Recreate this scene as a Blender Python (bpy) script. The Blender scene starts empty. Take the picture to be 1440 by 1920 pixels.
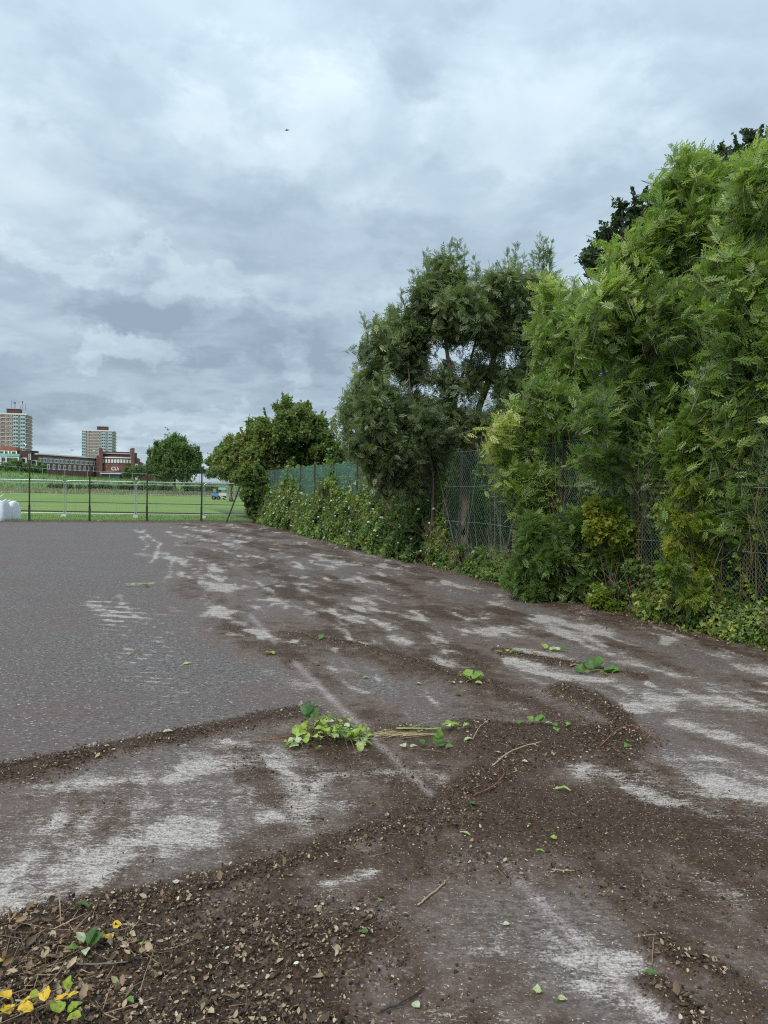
import bpy, math, random
import numpy as np
from mathutils import Matrix, Vector
R = math.radians
scene = bpy.context.scene
C = scene.collection
rng = np.random.default_rng(7)
random.seed(7)

# ------------------------------------------------------------------ camera
F = 1386.0                       # focal length in pixels of the 1440x1920 photograph
CAM_H = 1.6
PITCH, ROLL = R(1.65), R(1.06)
cam = bpy.data.cameras.new('camera')
cam.sensor_fit = 'VERTICAL'; cam.sensor_height = 36.0; cam.lens = 36.0 * F / 1920
cam.clip_start = 0.05; cam.clip_end = 4000
camo = bpy.data.objects.new('camera', cam); C.objects.link(camo)
M3 = (Matrix.Rotation(R(90) - PITCH, 3, 'X') @ Matrix.Rotation(ROLL, 3, 'Z'))
camo.matrix_world = Matrix.Translation((0, 0, CAM_H)) @ M3.to_4x4()
scene.camera = camo
RM = np.array(M3)

# ------------------------------------------------------------------ world
SUN_EL, SUN_AZ = R(48), R(215)   # azimuth clockwise from +Y: behind the camera, to the left
world = bpy.data.worlds.new('World'); scene.world = world; world.use_nodes = True
wt = world.node_tree; wt.nodes.clear()
def nd(t, typ, **kw):
    n = t.nodes.new(typ)
    for k, v in kw.items():
        if k.startswith('i_'):
            key = k[2:]
            n.inputs[int(key) if key.isdigit() else key.replace('_', ' ')].default_value = v
        else: setattr(n, k, v)
    return n
def math_n(t, op, a, b=None, clamp=False):
    n = t.nodes.new('ShaderNodeMath'); n.operation = op; n.use_clamp = clamp
    for i, x in enumerate((a, b)):
        if x is None: continue
        if isinstance(x, (int, float)): n.inputs[i].default_value = x
        else: t.links.new(x, n.inputs[i])
    return n.outputs[0]
def vmath(t, op, a, b=None, scale=None):
    n = t.nodes.new('ShaderNodeVectorMath'); n.operation = op
    for i, x in enumerate((a, b)):
        if x is None: continue
        if isinstance(x, (tuple, list)): n.inputs[i].default_value = x
        else: t.links.new(x, n.inputs[i])
    if scale is not None: n.inputs['Scale'].default_value = scale
    return n
def ramp(t, fac, stops, interp='LINEAR'):
    n = t.nodes.new('ShaderNodeValToRGB'); n.color_ramp.interpolation = interp
    el = n.color_ramp.elements
    while len(el) < len(stops): el.new(0.5)
    for e, (p, c) in zip(el, stops):
        e.position = p; e.color = (c, c, c, 1) if isinstance(c, (int, float)) else (*c, 1)
    t.links.new(fac, n.inputs[0]); return n.outputs[0]
def mixc(t, fac, a, b, mode='MIX'):
    n = t.nodes.new('ShaderNodeMix'); n.data_type = 'RGBA'; n.blend_type = mode
    for s, x in ((n.inputs[0], fac), (n.inputs[6], a), (n.inputs[7], b)):
        if isinstance(x, (int, float)): s.default_value = x
        elif isinstance(x, (tuple, list)): s.default_value = (*x, 1)
        else: t.links.new(x, s)
    return n.outputs[2]
def noise_n(t, vec, scale, detail=4, rough=.55, dist=0.0):
    n = t.nodes.new('ShaderNodeTexNoise'); n.inputs['Scale'].default_value = scale
    n.inputs['Detail'].default_value = detail; n.inputs['Roughness'].default_value = rough
    n.inputs['Distortion'].default_value = dist
    if vec is not None: t.links.new(vec, n.inputs['Vector'])
    return n.outputs['Fac']

def pix_dir(u, v):
    d = RM @ np.array([(u - 720) / F, -(v - 960) / F, -1.0]); return d / np.linalg.norm(d)

sky = nd(wt, 'ShaderNodeTexSky'); sky.sky_type = 'NISHITA'; sky.sun_disc = False
sky.sun_elevation = SUN_EL; sky.sun_rotation = SUN_AZ
nish = vmath(wt, 'SCALE', sky.outputs[0], scale=0.10).outputs[0]
tc = nd(wt, 'ShaderNodeTexCoord')
D = vmath(wt, 'NORMALIZE', tc.outputs['Generated']).outputs[0]
sep = nd(wt, 'ShaderNodeSeparateXYZ'); wt.links.new(D, sep.inputs[0])
zc = math_n(wt, 'MAXIMUM', sep.outputs[2], 0.0)
den = math_n(wt, 'ADD', zc, 0.16)
px_ = math_n(wt, 'DIVIDE', sep.outputs[0], den); py_ = math_n(wt, 'DIVIDE', sep.outputs[1], den)
cmb = nd(wt, 'ShaderNodeCombineXYZ'); wt.links.new(px_, cmb.inputs[0]); wt.links.new(py_, cmb.inputs[1])
CP = vmath(wt, 'ADD', cmb.outputs[0], (3.3, 1.7, 0.4)).outputs[0]
n_big = noise_n(wt, CP, 1.1, 3, .5, .3)
n_mid = noise_n(wt, CP, 2.7, 8, .55, .25)
n_fin = noise_n(wt, CP, 6.0, 9, .60, .25)
val = math_n(wt, 'ADD', math_n(wt, 'MULTIPLY', n_big, .34), math_n(wt, 'MULTIPLY', n_mid, .44))
val = math_n(wt, 'ADD', val, math_n(wt, 'MULTIPLY', n_fin, .17))          # about 0.5
val = math_n(wt, 'MULTIPLY', math_n(wt, 'SUBTRACT', val, .5), 1.7)
crisp = math_n(wt, 'MULTIPLY', math_n(wt, 'SUBTRACT', ramp(wt, n_mid, [(.44, 0), (.56, 1)], 'EASE'), .5), .10)
crisp2 = math_n(wt, 'MULTIPLY', math_n(wt, 'SUBTRACT', ramp(wt, n_fin, [(.42, 0), (.58, 1)], 'EASE'), .5), .06)
val = math_n(wt, 'ADD', val, math_n(wt, 'ADD', crisp, crisp2))
# cloud banks seen in the photograph (elevation profile of the layers)
elev = ramp(wt, zc, [(0, .16), (.035, .10), (.06, -.0), (.13, 0), (.2, 0), (.27, .0), (.34, 0), (.55, 0), (1, 0)])
elev = ramp(wt, zc, [(0, .78), (.03, .72), (.055, .46), (.12, .42), (.17, .47), (.22, .50), (.27, .66), (.33, .62), (.42, .60), (.52, .64), (.7, .62), (1, .62)])
val = math_n(wt, 'ADD', val, math_n(wt, 'SUBTRACT', elev, 0.0))
# clumps of cloud: (pixel, radius, amount), edges broken up by noise
wn = nd(wt, 'ShaderNodeTexNoise'); wn.inputs['Scale'].default_value = 5; wn.inputs['Detail'].default_value = 9; wn.inputs['Roughness'].default_value = .62
wt.links.new(D, wn.inputs['Vector'])
warp = vmath(wt, 'SCALE', vmath(wt, 'SUBTRACT', wn.outputs['Color'], (.5, .5, .5)).outputs[0], scale=.26).outputs[0]
DW = vmath(wt, 'ADD', D, warp).outputs[0]
for (u, v, rx, rz, a) in [(250, 575, .10, .035, -.42), (390, 640, .16, .045, -.42), (600, 590, .07, .05, -.32), (560, 690, .07, .05, -.22),
                          (100, 690, .20, .03, -.25), (240, 655, .07, .022, .55), (550, 655, .025, .05, .40), (430, 600, .05, .02, .25),
                          (60, 420, .12, .08, .28), (330, 530, .30, .02, .25), (500, 200, .13, .06, .22), (700, 250, .12, .07, .24),
                          (480, 460, .28, .06, -.22), (1040, 190, .12, .10, .26), (900, 60, .22, .05, -.20), (150, 130, .16, .06, -.10),
                          (760, 420, .3, .08, -.12), (300, 230, .1, .03, .15), (400, 830, .25, .012, .35), (150, 740, .25, .015, -.1), (330, 780, .14, .012, .22)]:
    p = pix_dir(u, v)
    q = vmath(wt, 'DIVIDE', vmath(wt, 'SUBTRACT', DW, tuple(p)).outputs[0], (rx, max(rx, .2), rz)).outputs[0]
    dd = vmath(wt, 'DOT_PRODUCT', q, q).outputs['Value']
    g = math_n(wt, 'POWER', 2.718, math_n(wt, 'MULTIPLY', dd, -1.0))
    g = ramp(wt, math_n(wt, 'ADD', g, math_n(wt, 'MULTIPLY', math_n(wt, 'SUBTRACT', n_fin, .5), 1.1)), [(.22, 0), (.62, 1)], 'EASE')
    val = math_n(wt, 'ADD', val, math_n(wt, 'MULTIPLY', g, a * .68))
cl = ramp(wt, val, [(0, (.225, .292, .362)), (.25, (.275, .352, .428)), (.5, (.340, .427, .500)), (.75, (.408, .502, .570)), (1, (.490, .585, .640))])
# an overcast sky brightens evenly towards the zenith
zg = math_n(wt, 'ADD', math_n(wt, 'ADD', math_n(wt, 'MULTIPLY', zc, .22), .90), math_n(wt, 'MULTIPLY', math_n(wt, 'POWER', zc, 3.0), 1.5))
clg = vmath(wt, 'SCALE', cl).outputs[0]
wt.links.new(zg, wt.nodes[-1].inputs['Scale'])
below = ramp(wt, sep.outputs[2], [(0, 0), (.01, 1)])
skyc = mixc(wt, .94, nish, clg)
skyc = mixc(wt, below, (.20, .22, .22), skyc)
bg = nd(wt, 'ShaderNodeBackground'); wt.links.new(skyc, bg.inputs[0]); bg.inputs[1].default_value = 1.0
wo = nd(wt, 'ShaderNodeOutputWorld'); wt.links.new(bg.outputs[0], wo.inputs[0])

sl = bpy.data.lights.new('sun', 'SUN'); sl.energy = 1.5; sl.angle = R(14); sl.color = (1, .94, .85)
so = bpy.data.objects.new('sun', sl); C.objects.link(so)
sd = Vector((math.sin(SUN_AZ) * math.cos(SUN_EL), math.cos(SUN_AZ) * math.cos(SUN_EL), math.sin(SUN_EL)))
so.rotation_euler = sd.to_track_quat('Z', 'Y').to_euler()
scene.view_settings.view_transform = 'Standard'; scene.view_settings.look = 'None'
scene.view_settings.exposure = 0.55; scene.view_settings.gamma = 1; scene.view_settings.use_curve_mapping = False
scene.cycles.max_bounces = 7; scene.cycles.transparent_max_bounces = 12
scene.cycles.use_denoising = False; scene.cycles.filter_width = 1.15

# ------------------------------------------------------------------ helpers
def G(u, v, z=0.0):              # photograph pixel -> point on the level z
    d = pix_dir(u, v); t = (z - CAM_H) / d[2]
    return np.array([d[0] * t, d[1] * t, z])
def P(u, v, y):                  # photograph pixel at depth y (metres ahead)
    d = pix_dir(u, v); t = y / d[1]
    return np.array([d[0] * t, y, CAM_H + d[2] * t])
def project(p):                  # world -> photograph pixel
    q = (np.asarray(p) - np.array([0, 0, CAM_H])) @ RM
    z = np.minimum(q[..., 2], -1e-3)
    return 720 - q[..., 0] / z * F, 960 + q[..., 1] / z * F

def _h(i, j, s):
    n = (i.astype(np.int64) * 374761393 + j.astype(np.int64) * 668265263 + s * 974711) & 0xffffffff
    n = ((n ^ (n >> 13)) * 1274126177) & 0xffffffff
    return ((n ^ (n >> 16)) & 0xffff) / 65535.0
def vnoise(x, y, s=0):
    xi, yi = np.floor(x), np.floor(y); fx, fy = x - xi, y - yi
    fx = fx * fx * (3 - 2 * fx); fy = fy * fy * (3 - 2 * fy)
    a, b, c, d = _h(xi, yi, s), _h(xi + 1, yi, s), _h(xi, yi + 1, s), _h(xi + 1, yi + 1, s)
    return (a * (1 - fx) + b * fx) * (1 - fy) + (c * (1 - fx) + d * fx) * fy
def fbm(x, y, o=4, s=0):
    r = 0; a = .5; t = 0
    for k in range(o):
        r = r + a * vnoise(x, y, s + k); t += a; a *= .5; x = x * 2.03 + 7.1; y = y * 2.03 + 3.3
    return r / t
def sstep(a, b, x):
    t = np.clip((x - a) / (b - a), 0, 1); return t * t * (3 - 2 * t)

def mesh_np(name, V, F_, mat=None, attrs=None, smooth=False):
    """V (n,3); F_ (m,k) array of one face size, or list of such arrays."""
    me = bpy.data.meshes.new(name)
    Fs = F_ if isinstance(F_, list) else [F_]
    Fs = [np.asarray(f, dtype=np.int32) for f in Fs if len(f)]
    nl = sum(f.size for f in Fs); npoly = sum(len(f) for f in Fs)
    me.vertices.add(len(V)); me.vertices.foreach_set('co', np.asarray(V, dtype=np.float32).ravel())
    me.loops.add(nl); me.loops.foreach_set('vertex_index', np.concatenate([f.ravel() for f in Fs]))
    me.polygons.add(npoly)
    tot = np.concatenate([np.full(len(f), f.shape[1], dtype=np.int32) for f in Fs])
    st = np.concatenate([[0], np.cumsum(tot)[:-1]]).astype(np.int32)
    me.polygons.foreach_set('loop_start', st); me.polygons.foreach_set('loop_total', tot)
    if smooth: me.polygons.foreach_set('use_smooth', np.ones(npoly, dtype=bool))
    me.update(calc_edges=True)
    for k, a in (attrs or {}).items():
        at = me.attributes.new(k, 'FLOAT', 'POINT'); at.data.foreach_set('value', np.asarray(a, dtype=np.float32))
    if mat: me.materials.append(mat)
    return me
def link(name, me, parent=None, loc=None):
    o = bpy.data.objects.new(name, me); C.objects.link(o)
    if parent is not None: o.parent = parent
    if loc is not None: o.location = loc
    return o
def tag(o, label=None, cat=None, group=None, kind=None):
    if label: o['label'] = label
    if cat: o['category'] = cat
    if group: o['group'] = group
    if kind: o['kind'] = kind
    return o
def empty(name, loc=(0, 0, 0), rz=0):
    o = bpy.data.objects.new(name, None); C.objects.link(o); o.location = tuple(loc); o.rotation_euler = (0, 0, rz)
    o.empty_display_size = .1
    return o

class MB:                         # collects boxes, tubes, faces
    def __init__(s): s.v = []; s.f = []; s.m = []
    def add(s, V, Fc, m=0):
        b = len(s.v); s.v.extend([tuple(map(float, p)) for p in V]); s.f.extend([tuple(int(i) + b for i in f) for f in Fc]); s.m.extend([m] * len(Fc))
    def box(s, c, d, rz=0, m=0, taper=1.0):
        x, y, z = d[0] / 2, d[1] / 2, d[2] / 2; cs, sn = math.cos(rz), math.sin(rz)
        V = []
        for k in (-1, 1):
            t = taper if k > 0 else 1
            for (i, j) in ((-1, -1), (1, -1), (1, 1), (-1, 1)):
                a, b = i * x * t, j * y * t
                V.append((c[0] + a * cs - b * sn, c[1] + a * sn + b * cs, c[2] + k * z))
        s.add(V, [(0, 3, 2, 1), (4, 5, 6, 7), (0, 1, 5, 4), (1, 2, 6, 5), (2, 3, 7, 6), (3, 0, 4, 7)], m)
    def tube(s, pts, rad, n=6, m=0, cap=True):
        pts = [Vector(p) for p in pts]
        if isinstance(rad, (int, float)): rad = [rad] * len(pts)
        V = []; Fc = []; up = Vector((0, 0, 1))
        for i, p in enumerate(pts):
            t = (pts[min(i + 1, len(pts) - 1)] - pts[max(i - 1, 0)])
            t = t.normalized() if t.length > 1e-9 else Vector((0, 0, 1))
            a = t.cross(up)
            if a.length < .05: a = t.cross(Vector((1, 0, 0)))
            a.normalize(); b = t.cross(a)
            for k in range(n):
                w = 2 * math.pi * k / n
                V.append(p + (a * math.cos(w) + b * math.sin(w)) * rad[i])
        for i in range(len(pts) - 1):
            for k in range(n):
                Fc.append((i * n + k, i * n + (k + 1) % n, (i + 1) * n + (k + 1) % n, (i + 1) * n + k))
        if cap: Fc.append(tuple(range(n))[::-1]); Fc.append(tuple(range((len(pts) - 1) * n, len(pts) * n)))
        s.add(V, Fc, m)
    def mesh(s, name, *mats, smooth=False):
        me = bpy.data.meshes.new(name); me.from_pydata(s.v, [], s.f)
        for mt in mats: me.materials.append(mt)
        me.polygons.foreach_set('material_index', s.m)
        if smooth: me.polygons.foreach_set('use_smooth', [True] * len(s.f))
        me.update(); return me
    def build(s, name, mats, parent=None, loc=None, smooth=False):
        if not isinstance(mats, (list, tuple)): mats = [mats]
        return link(name, s.mesh(name, *mats, smooth=smooth), parent, loc)

# ------------------------------------------------------------------ materials
def newmat(name):
    m = bpy.data.materials.new(name); m.use_nodes = True; t = m.node_tree; t.nodes.clear()
    out = nd(t, 'ShaderNodeOutputMaterial'); return m, t, out
def simple(name, col, rough=.7, metal=0.0, var=.15, scale=6.0, bump=0.0, bscale=40, spec=.5, col2=None):
    m, t, out = newmat(name)
    b = nd(t, 'ShaderNodeBsdfPrincipled'); g = nd(t, 'ShaderNodeNewGeometry')
    n = noise_n(t, g.outputs['Position'], scale, 5, .6)
    c2 = col2 if col2 else tuple(min(1, c * (1 + var)) for c in col)
    c1 = tuple(c * (1 - var) for c in col)
    c = ramp(t, n, [(.35, c1), (.65, c2)])
    t.links.new(c, b.inputs['Base Color'])
    b.inputs['Roughness'].default_value = rough; b.inputs['Metallic'].default_value = metal
    b.inputs['Specular IOR Level'].default_value = spec
    if bump:
        bn = nd(t, 'ShaderNodeBump'); bn.inputs['Strength'].default_value = bump; bn.inputs['Distance'].default_value = .01
        t.links.new(noise_n(t, g.outputs['Position'], bscale, 5, .6), bn.inputs['Height']); t.links.new(bn.outputs[0], b.inputs['Normal'])
    t.links.new(b.outputs[0], out.inputs[0]); return m
def leafmat(name, stops, back=1.35, rough=.5, transl=.35, spec=.4, spots=0, pale_c=(.17, .21, .13)):
    """leaf colour by the per-leaf tint; leaf undersides are paler"""
    m, t, out = newmat(name)
    a = nd(t, 'ShaderNodeAttribute'); a.attribute_name = 'tint'
    c = ramp(t, a.outputs['Fac'], stops)
    g = nd(t, 'ShaderNodeNewGeometry')
    if spots: c = mixc(t, ramp(t, noise_n(t, g.outputs['Position'], 95, 4, .7), [(.50, 0), (.66, spots)]), c, (.10, .06, .025))
    pale = mixc(t, .30, vmath(t, 'SCALE', c, scale=back).outputs[0], pale_c)
    c2 = mixc(t, g.outputs['Backfacing'], c, pale)
    b = nd(t, 'ShaderNodeBsdfPrincipled'); t.links.new(c2, b.inputs['Base Color'])
    b.inputs['Roughness'].default_value = rough; b.inputs['Specular IOR Level'].default_value = spec
    tr = nd(t, 'ShaderNodeBsdfTranslucent')
    tcq = mixc(t, 1.0, c2, (1.15, 1.25, .55), 'MULTIPLY'); t.links.new(tcq, tr.inputs[0])
    mx = nd(t, 'ShaderNodeMixShader'); mx.inputs[0].default_value = transl
    t.links.new(b.outputs[0], mx.inputs[1]); t.links.new(tr.outputs[0], mx.inputs[2]); t.links.new(mx.outputs[0], out.inputs[0])
    return m

MT = {}
MT['bark'] = simple('bark', (.105, .088, .065), .9, var=.35, scale=14, bump=.6, bscale=60)
MT['greybark'] = simple('grey_bark', (.17, .16, .12), .9, var=.3, scale=9, bump=.4, bscale=50)
MT['stem'] = simple('vine_stem', (.20, .13, .07), .8, var=.3, scale=30)
MT['rust'] = simple('rusty_steel', (.055, .030, .020), .85, var=.5, scale=18, bump=.5, bscale=120)
MT['darkpost'] = simple('weathered_post', (.045, .040, .034), .85, var=.4, scale=12)
MT['wire'] = simple('green_coated_wire', (.20, .31, .25), .45, metal=.0, var=.25, scale=3, spec=.6)
MT['farwire'] = simple('grey_wire', (.13, .15, .13), .6, metal=.3, var=.2)
MT['galv'] = simple('galvanised_tube', (.42, .46, .46), .45, metal=.5, var=.1)
MT['netting'] = simple('green_netting', (.035, .13, .105), .75, var=.3, scale=2.0)
MT['white'] = simple('white_render', (.72, .72, .70), .7, var=.06)
MT['brick'] = simple('red_brick', (.165, .080, .064), .85, var=.22, scale=.6)
MT['brick2'] = simple('brown_brick', (.28, .185, .145), .85, var=.15, scale=.4)
MT['orange_brick'] = simple('orange_brick', (.36, .12, .07), .85, var=.12, scale=.4)
MT['darkbrick'] = simple('dark_brick', (.10, .045, .04), .85, var=.2, scale=.5)
MT['concrete'] = simple('concrete', (.46, .44, .41), .85, var=.1, scale=.5)
MT['glass'] = simple('window_glass', (.06, .08, .10), .15, var=.3, scale=.3, spec=.8)
MT['balcony'] = simple('pale_blue_panel', (.42, .58, .66), .5, var=.12, scale=.3)
MT['copper'] = simple('green_copper', (.30, .58, .46), .6, var=.1, scale=.4)
MT['flint'] = simple('dark_roofing', (.05, .05, .055), .8, var=.2)

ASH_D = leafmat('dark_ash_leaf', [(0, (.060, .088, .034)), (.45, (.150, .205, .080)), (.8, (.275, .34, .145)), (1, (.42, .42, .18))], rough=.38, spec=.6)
ASH_B = leafmat('bright_ash_leaf', [(0, (.065, .115, .026)), (.35, (.165, .262, .052)), (.7, (.30, .405, .090)), (.95, (.50, .57, .19)), (1, (.55, .56, .17))], back=1.35, transl=.45, rough=.36, spec=.6)
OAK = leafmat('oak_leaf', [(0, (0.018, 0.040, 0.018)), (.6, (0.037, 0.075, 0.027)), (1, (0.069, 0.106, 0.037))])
HAW = leafmat('hawthorn_leaf', [(0, (.065, .110, .030)), (.5, (.150, .220, .055)), (.85, (.26, .29, .075)), (1, (.36, .28, .09))], transl=.4)
BRAM = leafmat('bramble_leaf', [(0, (.045, .085, .022)), (.45, (.105, .185, .042)), (.8, (.20, .29, .065)), (1, (.42, .42, .10))], back=1.45, rough=.4, spec=.55)
YEL = leafmat('yellowing_leaf', [(0, (.09, .17, .025)), (.5, (.20, .29, .038)), (.8, (.34, .39, .05)), (1, (.50, .42, .06))], transl=.45, rough=.38, spec=.55)
FARL = leafmat('distant_leaf', [(0, (.065, .120, .035)), (.5, (.135, .225, .065)), (1, (.23, .32, .10))])
GRASSM = leafmat('grass_blade', [(0, (0.070, 0.140, 0.028)), (.6, (0.140, 0.238, 0.049)), (1, (0.364, 0.308, 0.140))])
DRYG = leafmat('dry_grass', [(0, (0.125, 0.163, 0.062)), (.5, (0.275, 0.250, 0.138)), (1, (0.425, 0.362, 0.225))], transl=.2)
LITTER = leafmat('dead_leaf', [(0, (.028, .017, .010)), (.35, (.075, .043, .022)), (.62, (.22, .130, .070)), (.85, (.46, .35, .22)), (.95, (.30, .26, .12)), (1, (.66, .60, .48))], back=1.0, transl=.08, pale_c=(.15, .10, .06))
CUT = leafmat('cut_leaf', [(0, (.035, .11, .035)), (.4, (.13, .27, .05)), (.75, (.40, .52, .08)), (1, (.58, .62, .44))], back=1.15, transl=.35, pale_c=(.30, .38, .20), spots=.35)
YLEAF = leafmat('yellow_leaf', [(0, (.20, .32, .03)), (.4, (.62, .46, .02)), (1, (.78, .48, .04))], back=1.1, transl=.2, spots=.8)
WHITEP = leafmat('bindweed_petal', [(0, (.75, .76, .70)), (1, (.85, .86, .80))], transl=.3)

# ------------------------------------------------------------------ leaf geometry (numpy)
def leaflet4(L=1, W=.32, fold=.12, curl=-.10):
    # 6 verts, two quads folded along the midrib
    V = np.array([[0, 0, 0], [.30 * L, W / 2, fold * W], [.68 * L, W * .40, fold * W + curl * .3], [L, 0, curl * L], [.68 * L, -W * .40, fold * W + curl * .3], [.30 * L, -W / 2, fold * W]])
    return V, np.array([[0, 3, 2, 1], [0, 5, 4, 3]])
def leaflet2(L=1, W=.4):
    return np.array([[0, 0, 0], [.45 * L, W / 2, .05], [L, 0, -.08 * L], [.45 * L, -W / 2, .05]]), np.array([[0, 2, 1, 3]])[:, [0, 3, 1, 2]]
def compound(npair=4, L=1, ll=.36, lw=.12, four=True, sweep=55):
    Vs = []; Fs = []; b = 0
    def put(x, ang, s, z):
        nonlocal b
        V, Fc = leaflet4(ll * s, lw * s) if four else leaflet2(ll * s, lw * s)
        c, q = math.cos(ang), math.sin(ang)
        V = V @ np.array([[c, q, 0], [-q, c, 0], [0, 0, 1]]) + np.array([x, 0, z])
        Vs.append(V); Fs.append(Fc + b); b += len(V)
    for i in range(npair):
        t = (i + 1) / (npair + .6); x = L * (.16 + .66 * t * 1.0)
        s = 1 - .35 * abs(t - .5); z = -.12 * t * t * L
        put(x, R(sweep), s, z); put(x, -R(sweep), s, z)
    put(L * .85, 0, 1.0, -.13 * L)
    # thin midrib
    r = .008 * L
    V = np.array([[0, r, 0], [0, -r, 0], [L * .86, -r, -.13 * L], [L * .86, r, -.13 * L]]); Vs.append(V); Fs.append(np.array([[0, 1, 2, 3]]) + b)
    return np.vstack(Vs), np.vstack(Fs)
def trifoliate():
    Vs = []; Fs = []; b = 0
    for ang, s in ((0, 1), (70, .85), (-70, .85)):
        V, Fc = leaflet4(.62 * s, .46 * s, .15, -.15); a = R(ang); c, q = math.cos(a), math.sin(a)
        V = V @ np.array([[c, q, 0], [-q, c, 0], [0, 0, 1]]) + np.array([.3, 0, 0]); Vs.append(V); Fs.append(Fc + b); b += 6
    return np.vstack(Vs), np.vstack(Fs)
T_ASH = compound(5, 1, .27, .082, True, 56)
T_ASH_WIND = compound(4, 1, .32, .098, True, 46)
T_ASH4 = compound(4, 1, .30, .10, True, 54)
T_ASH2 = compound(3, 1, .42, .15, False, 50)
T_TRI = trifoliate()
T_SINGLE = leaflet4(1, .62, .18, -.12)
T_BLADE = (np.array([[0, .5, 0], [0, -.5, 0], [.6, -.3, .03], [.6, .3, .03], [1, 0, -.05]]), None)

def norm(a): return a / np.maximum(np.linalg.norm(a, axis=-1, keepdims=True), 1e-9)
def inst(template, pos, axis, nrm, scale, tint):
    """stack copies of a template: x along axis, z along nrm"""
    V, Fc = template
    x = norm(axis); y = norm(np.cross(nrm, x)); z = np.cross(x, y)
    s = np.asarray(scale).reshape(-1, 1, 1)
    W = pos[:, None, :] + s * (V[None, :, 0:1] * x[:, None] + V[None, :, 1:2] * y[:, None] + V[None, :, 2:3] * z[:, None])
    n, k = len(pos), len(V)
    FF = (Fc[None] + (np.arange(n) * k)[:, None, None]).reshape(-1, Fc.shape[1])
    return W.reshape(-1, 3), FF, np.repeat(tint, k)
def rdir(n): return norm(rng.normal(size=(n, 3)))

def tubes_np(A, B, ra, rb):
    """many straight 3-sided twigs A->B"""
    t = norm(B - A); up = np.where(np.abs(t[:, 2:3]) > .9, [[1., 0, 0]], [[0, 0, 1.]])
    a = norm(np.cross(t, up)); b = np.cross(t, a); n = len(A)
    ring = []
    for k in range(3):
        w = 2 * math.pi * k / 3; o = a * math.cos(w) + b * math.sin(w)
        ring.append((A + o * np.reshape(ra, (-1, 1)), B + o * np.reshape(rb, (-1, 1))))
    V = np.stack([ring[0][0], ring[1][0], ring[2][0], ring[0][1], ring[1][1], ring[2][1]], 1).reshape(-1, 3)
    Fc = np.array([[0, 1, 4, 3], [1, 2, 5, 4], [2, 0, 3, 5]])
    return V, (Fc[None] + (np.arange(n) * 6)[:, None, None]).reshape(-1, 4)

def smooth_path(pts, n=8, wob=.0):
    pts = np.array(pts, dtype=float); m = len(pts)
    if m < 3: 
        t = np.linspace(0, 1, n)[:, None]; q = pts[0] * (1 - t) + pts[-1] * t
    else:
        out = []
        for i in range(m - 1):
            p0, p1, p2, p3 = pts[max(i - 1, 0)], pts[i], pts[i + 1], pts[min(i + 2, m - 1)]
            for t in np.linspace(0, 1, max(3, n // (m - 1)), endpoint=False):
                out.append(.5 * ((2 * p1) + (-p0 + p2) * t + (2 * p0 - 5 * p1 + 4 * p2 - p3) * t * t + (-p0 + 3 * p1 - 3 * p2 + p3) * t ** 3))
        out.append(pts[-1]); q = np.array(out)
    if wob: q[1:-1] += rng.normal(size=q[1:-1].shape) * wob
    return q

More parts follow.
